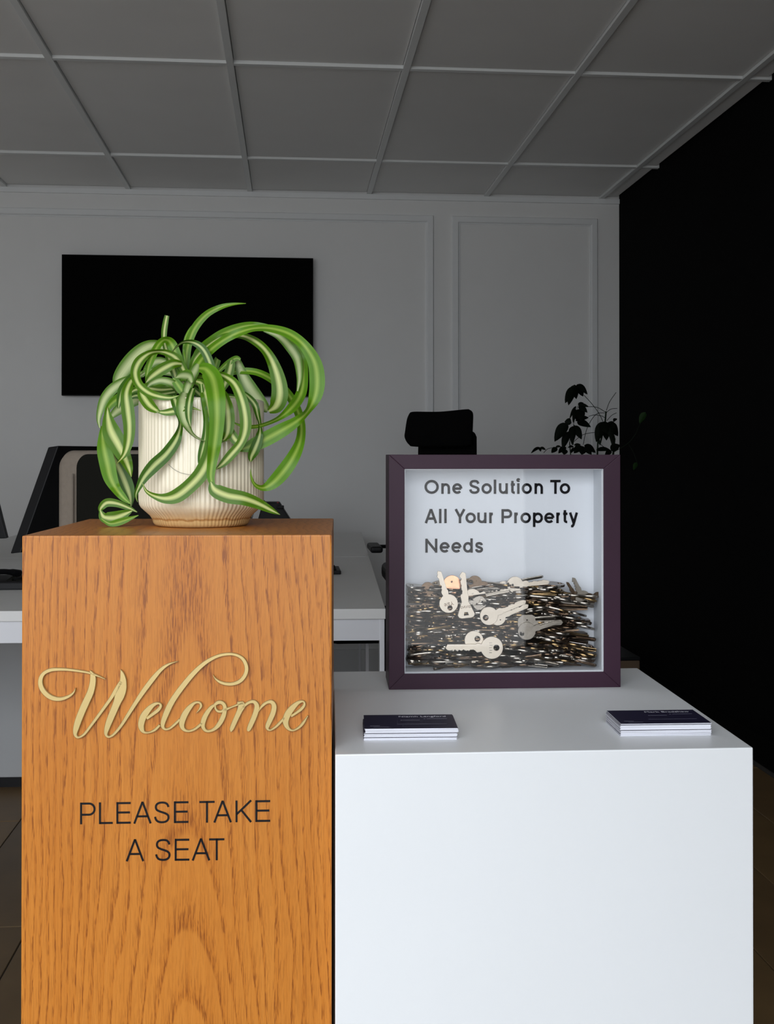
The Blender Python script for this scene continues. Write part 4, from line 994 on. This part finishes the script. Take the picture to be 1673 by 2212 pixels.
mesh_obj('leaf_cluster', bm, M_DLEAF, fv)

# ------------------------------------------------------------------ chairs
def office_chair(loc, yaw, seat_z=.48, back=None):
    pass
# taupe chair between the oak pedestal and the nearer desk
tc_ = thing('visitor_chair', Vector((-.46, 2.36, 0)), 'taupe upholstered chair with a dark inner back, behind the oak pedestal', 'chair')
cl = atd(141, 1000, 2.42); cr_ = atd(420, 1000, 2.30); topz = atd(165, 973, 2.4).z
w1 = (cr_ - cl).normalized(); w1.z = 0; w1.normalize(); Rm = Matrix((w1, Vector((-w1.y, w1.x, 0)), Vector((0, 0, 1)))).transposed()
mid = (cl + cr_) / 2; wid = (cr_ - cl).length
def rpanel(c, w_, h_, t_, r_, rot, bev=.01, n=8):
    """upright rounded-corner panel centred on c"""
    bm = bmesh.new(); pts = []
    for (sx, sz, a0) in ((1, 1, 0), (-1, 1, 90), (-1, -1, 180), (1, -1, 270)):
        for k in range(n + 1):
            a = math.radians(a0 + 90 * k / n); pts.append((sx * (w_ / 2 - r_) + r_ * math.cos(a), sz * (h_ / 2 - r_) + r_ * math.sin(a)))
    c = Vector(c)
    def ringat(y, ins):
        return [bm.verts.new(c + rot @ Vector((x * (1 - 2 * ins / w_), y, z * (1 - 2 * ins / h_)))) for x, z in pts]
    R_ = [ringat(-t_ / 2, bev), ringat(-t_ / 2 + bev * .3, bev * .3), ringat(-t_ / 2 + bev, 0), ringat(t_ / 2 - bev, 0), ringat(t_ / 2 - bev * .3, bev * .3), ringat(t_ / 2, bev)]
    m_ = len(pts)
    for a, b in zip(R_, R_[1:]):
        for k in range(m_): bm.faces.new((a[k], a[(k + 1) % m_], b[(k + 1) % m_], b[k]))
    bm.faces.new(R_[0][::-1]); bm.faces.new(R_[-1]); return recalc(bm)
bh = .56
mesh_obj('backrest', rpanel((mid.x, mid.y + .03, topz - bh / 2), wid, bh, .085, .034, Rm, .018), M_TAUPE, tc_, smooth=True)
mesh_obj('back_panel', rpanel((mid.x + .016, mid.y - .024, topz - bh / 2 - .001), wid - .040, bh - .014, .02, .028, Rm, .006), M_DARKFAB, tc_)
bm = tube(bmesh.new(), [Vector((mid.x, mid.y, 0)) + Rm @ Vector((-wid / 2 + .037, -.024, z_)) for z_ in (topz - bh + .04, topz - .2, topz - .05)], .003, 6)
mesh_obj('piping', recalc(bm), M_TAUPE, tc_)
mesh_obj('seat', bx((mid.x + .05, mid.y + .24, .46), (.34, .44, .09), .03, 3, Rm), M_TAUPE, tc_)
for sx in (-1, 1):
    for yy in (.05, .43):
        mesh_obj('leg', recalc(tube(bmesh.new(), [Vector((mid.x, mid.y, 0)) + Rm @ Vector((.04 + sx * .14, yy, .43)), Vector((mid.x, mid.y, 0)) + Rm @ Vector((.04 + sx * .16, yy + (.03 if yy > .2 else -.03), 0.001))], [.014, .010], 10)), M_BLACKPL, tc_)

# black task chair on the right of the desks
hc_ = atd(951, 925, 4.3)
ch = thing('office_chair', Vector((hc_.x - .02, hc_.y - .15, 0)), 'black office chair with a headrest beside the desks, behind the key frame', 'chair')
k_ = 4.3 / F
bm = bmesh.new(); hp = []
def pxpoly(name, pts, d, thick, m, par, bev=.012, n=6):
    bm = bmesh.new(); P = spline(pts + [pts[0]], n)[:-1]
    cxm = sum(p[0] for p in P) / len(P); cym = sum(p[1] for p in P) / len(P); R_ = []
    for dd, ins in ((0, bev), (bev * .35, bev * .3), (bev, 0), (thick - bev, 0), (thick - bev * .35, bev * .3), (thick, bev)):
        R_.append([bm.verts.new(atd(x, y, d) - (atd(x, y, d) - atd(cxm, cym, d)).normalized() * ins + FW * dd) for x, y in P])
    m_ = len(P)
    for a, b in zip(R_, R_[1:]):
        for k in range(m_): bm.faces.new((a[k], a[(k + 1) % m_], b[(k + 1) % m_], b[k]))
    bm.faces.new(R_[0][::-1]); bm.faces.new(R_[-1]); return mesh_obj(name, recalc(bm), m, par, smooth=True)
pxpoly('headrest', [(885, 893), (895, 889), (950, 889), (1005, 884), (1016, 885), (1023, 893), (1023, 915), (1021, 950), (1016, 962), (985, 965), (900, 965), (884, 960), (875, 945), (876, 930), (880, 905)], 4.25, .05, M_BLACKFAB, ch)
mesh_obj('headrest_stem', bx(hc_ + Vector((.02, .20, -.05)), (.08, .02, .16), .004), M_BLACKFAB, ch)
pxpoly('backrest', [(910, 938), (930, 932), (1000, 930), (1022, 932), (1030, 942), (1031, 960), (1031, 1100), (1022, 1225), (1010, 1240), (920, 1240), (908, 1225), (903, 1100), (905, 955)], 4.33, .06, M_BLACKFAB, ch)
sc_ = Vector((hc_.x - .20, hc_.y - .10, .47))
mesh_obj('seat', bx(sc_, (.48, .46, .08), .03, 3), M_BLACKFAB, ch)
mesh_obj('column', recalc(tube(bmesh.new(), [sc_ + Vector((0, 0, -.04)), Vector((sc_.x, sc_.y, .10))], .026, 12)), M_BLACKPL, ch)
mesh_obj('back_bracket', recalc(tube(bmesh.new(), [sc_ + Vector((.1, 0, -.05)), sc_ + Vector((.26, .05, -.02)), sc_ + Vector((.30, .09, .2))], .02, 8)), M_BLACKPL, ch)
for k in range(5):
    a = k * 2 * math.pi / 5 + .3; e = Vector((sc_.x + .28 * math.cos(a), sc_.y + .28 * math.sin(a), .075))
    f_ = mesh_obj('foot', recalc(tube(bmesh.new(), [Vector((sc_.x, sc_.y, .11)), e], [.024, .014], 8)), M_BLACKPL, ch)
    mesh_obj('caster', recalc(tube(bmesh.new(), [e + Vector((-.02, 0, -.045)), e + Vector((.02, 0, -.045))], .029, 12)), M_BLACKPL, f_)
ar1 = atd(810, 1183, 4.15); ar2 = atd(852, 1238, 3.6)
mesh_obj('armrest', bx(ar1, (.046, .20, .024), .010, 3), M_BLACKPL, ch)
mesh_obj('arm_strut', recalc(tube(bmesh.new(), [ar1 + Vector((.02, .05, 0)), ar1 + Vector((.12, .12, -.005)), ar1 + Vector((.22, .2, .03))], .007, 8)), M_BLACKPL, ch)
mesh_obj('armrest', bx(ar2, (.068, .22, .055), .02, 3), M_BLACKPL, ch)
mesh_obj('arm_strut', recalc(tube(bmesh.new(), [ar2 + Vector((.02, .05, 0)), Vector((ar2.x + .03, ar2.y + .1, .52)), Vector((sc_.x + .12, sc_.y - .1, .44))], .012, 8)), M_BLACKPL, ch)

# ------------------------------------------------------------------ umbrella plant in the corner
PD = 4.95
def T(u, v): return (1140 + u / 5.975, 810 + v / 5.975)
pp = atd(1310, 1500, PD)
uc_ = thing('corner_planter', Vector((pp.x + .0, pp.y, 0)), 'brown wooden planter in the dark corner, behind the white pedestal', 'planter')
fr = atd(1383, 1421, 4.75); zt_ = fr.z; xl = fr.x - .34; yf = fr.y
mesh_obj('box', bspan((xl, yf, .0), (fr.x, yf + .45, zt_ - .012), .004), M_PLANTER, uc_)
mesh_obj('lid', bspan((xl - .004, yf + .004, zt_ - .012), (fr.x + .004, yf + .454, zt_ + .002), .003), M_BLACKPL, uc_)
up_ = thing('umbrella_plant', Vector((xl + .2, yf + .25, zt_ + .003)), 'dark umbrella plant in the corner, its leaves showing above the key frame', 'plant')
rt_ = Vector((xl + .2, yf + .22, zt_ + .003))
def stem(pts, wpx, d=PD, name='stem', root=False):
    P = [atd(*T(u, v), d) for u, v in pts]
    if root: P = [rt_] + P
    P = spline([tuple(p) for p in P], 5)
    mesh_obj(name, recalc(tube(bmesh.new(), [Vector(p) for p in P], wpx / 5.975 / 2 * d / F, 6)), M_DSTEM, up_)
stem([(905, 990), (935, 900), (970, 760), (1000, 640), (1015, 470)], 22, root=True)
stem([(1110, 1000), (1100, 900), (1060, 760), (1030, 640)], 30, root=True)
stem([(560, 1050), (590, 900), (600, 640)], 14, root=True)
for s__ in ([(730, 260), (830, 370), (920, 490), (975, 600)], [(790, 410), (900, 418), (1010, 480)], [(790, 535), (870, 515), (960, 530), (1005, 555)],
            [(1020, 460), (1060, 350), (1145, 225)], [(1020, 485), (1080, 440), (1160, 432)], [(1025, 590), (1090, 520), (1150, 490)],
            [(720, 900), (760, 720), (820, 590), (900, 500), (1000, 490)], [(600, 860), (700, 780), (800, 750), (890, 740)], [(210, 1005), (260, 955), (320, 940)],
            [(650, 400), (620, 520), (595, 640)], [(1010, 600), (1040, 680), (1060, 760)], [(940, 890), (1000, 940), (1060, 970)]): stem(s__, 8)
def leaflet(a, b, wpx, d, m=None, droop=.15):
    A_ = atd(*T(*a), d); B_ = atd(*T(*b), d - random.uniform(-.05, .05)); ax = B_ - A_; L_ = ax.length
    s = ax.cross(FW).normalized(); nn = ax.cross(s).normalized(); bm = bmesh.new(); rows = []
    for k in range(9):
        t = k / 8; wv_ = wpx * 1.18 / 5.975 / 2 * d / F * (math.sin(math.pi * t ** .8) ** .75 if 0 < t < 1 else .03)
        c = A_ + ax * t + Vector((0, 0, 1)) * L_ * droop * math.sin(math.pi * t) * .5
        rows.append([bm.verts.new(c + s * wv_ * f + FW * abs(f) * wv_ * .35) for f in (-1, -.5, 0, .5, 1)])
    for r0, r1 in zip(rows, rows[1:]):
        for j in range(4): bm.faces.new((r0[j], r0[j + 1], r1[j + 1], r1[j]))
    mesh_obj('leaflet', bm, m or M_DLEAF, up_, smooth=True)
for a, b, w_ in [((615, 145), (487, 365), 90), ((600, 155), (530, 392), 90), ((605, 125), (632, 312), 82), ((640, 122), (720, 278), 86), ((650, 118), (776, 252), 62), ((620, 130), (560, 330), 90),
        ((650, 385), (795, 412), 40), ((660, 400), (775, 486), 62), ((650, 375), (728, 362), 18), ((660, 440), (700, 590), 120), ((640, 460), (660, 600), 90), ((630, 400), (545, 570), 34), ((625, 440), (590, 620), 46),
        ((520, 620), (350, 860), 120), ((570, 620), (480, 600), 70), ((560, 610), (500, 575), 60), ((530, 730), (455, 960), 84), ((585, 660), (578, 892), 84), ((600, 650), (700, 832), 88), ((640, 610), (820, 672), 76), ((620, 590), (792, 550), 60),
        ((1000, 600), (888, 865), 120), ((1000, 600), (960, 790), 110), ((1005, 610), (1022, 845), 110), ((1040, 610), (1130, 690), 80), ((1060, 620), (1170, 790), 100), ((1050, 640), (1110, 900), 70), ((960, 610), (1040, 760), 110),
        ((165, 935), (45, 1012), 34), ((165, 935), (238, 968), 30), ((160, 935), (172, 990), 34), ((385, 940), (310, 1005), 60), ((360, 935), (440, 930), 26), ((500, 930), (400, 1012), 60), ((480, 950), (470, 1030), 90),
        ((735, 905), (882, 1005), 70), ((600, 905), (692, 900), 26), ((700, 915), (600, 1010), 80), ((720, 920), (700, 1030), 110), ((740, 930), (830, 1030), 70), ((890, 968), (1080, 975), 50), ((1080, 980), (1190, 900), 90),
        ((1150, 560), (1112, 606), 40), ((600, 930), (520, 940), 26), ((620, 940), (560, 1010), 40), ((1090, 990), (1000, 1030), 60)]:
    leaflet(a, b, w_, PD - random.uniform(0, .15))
leaflet((1525, 480), (1448, 625), 70, 4.35, M_GLINT); leaflet((1530, 500), (1500, 590), 40, 4.40, M_GLINT)
leaflet((1415, 1130), (1370, 1230), 50, 4.38, M_GLINT)
stem([(1400, 760), (1450, 640), (1500, 560), (1526, 480)], 5, 4.36)
stem([(1300, 880), (1370, 1000), (1415, 1130)], 5, 4.45)
stem([(1110, 1000), (1300, 880), (1400, 760)], 8, 4.6)
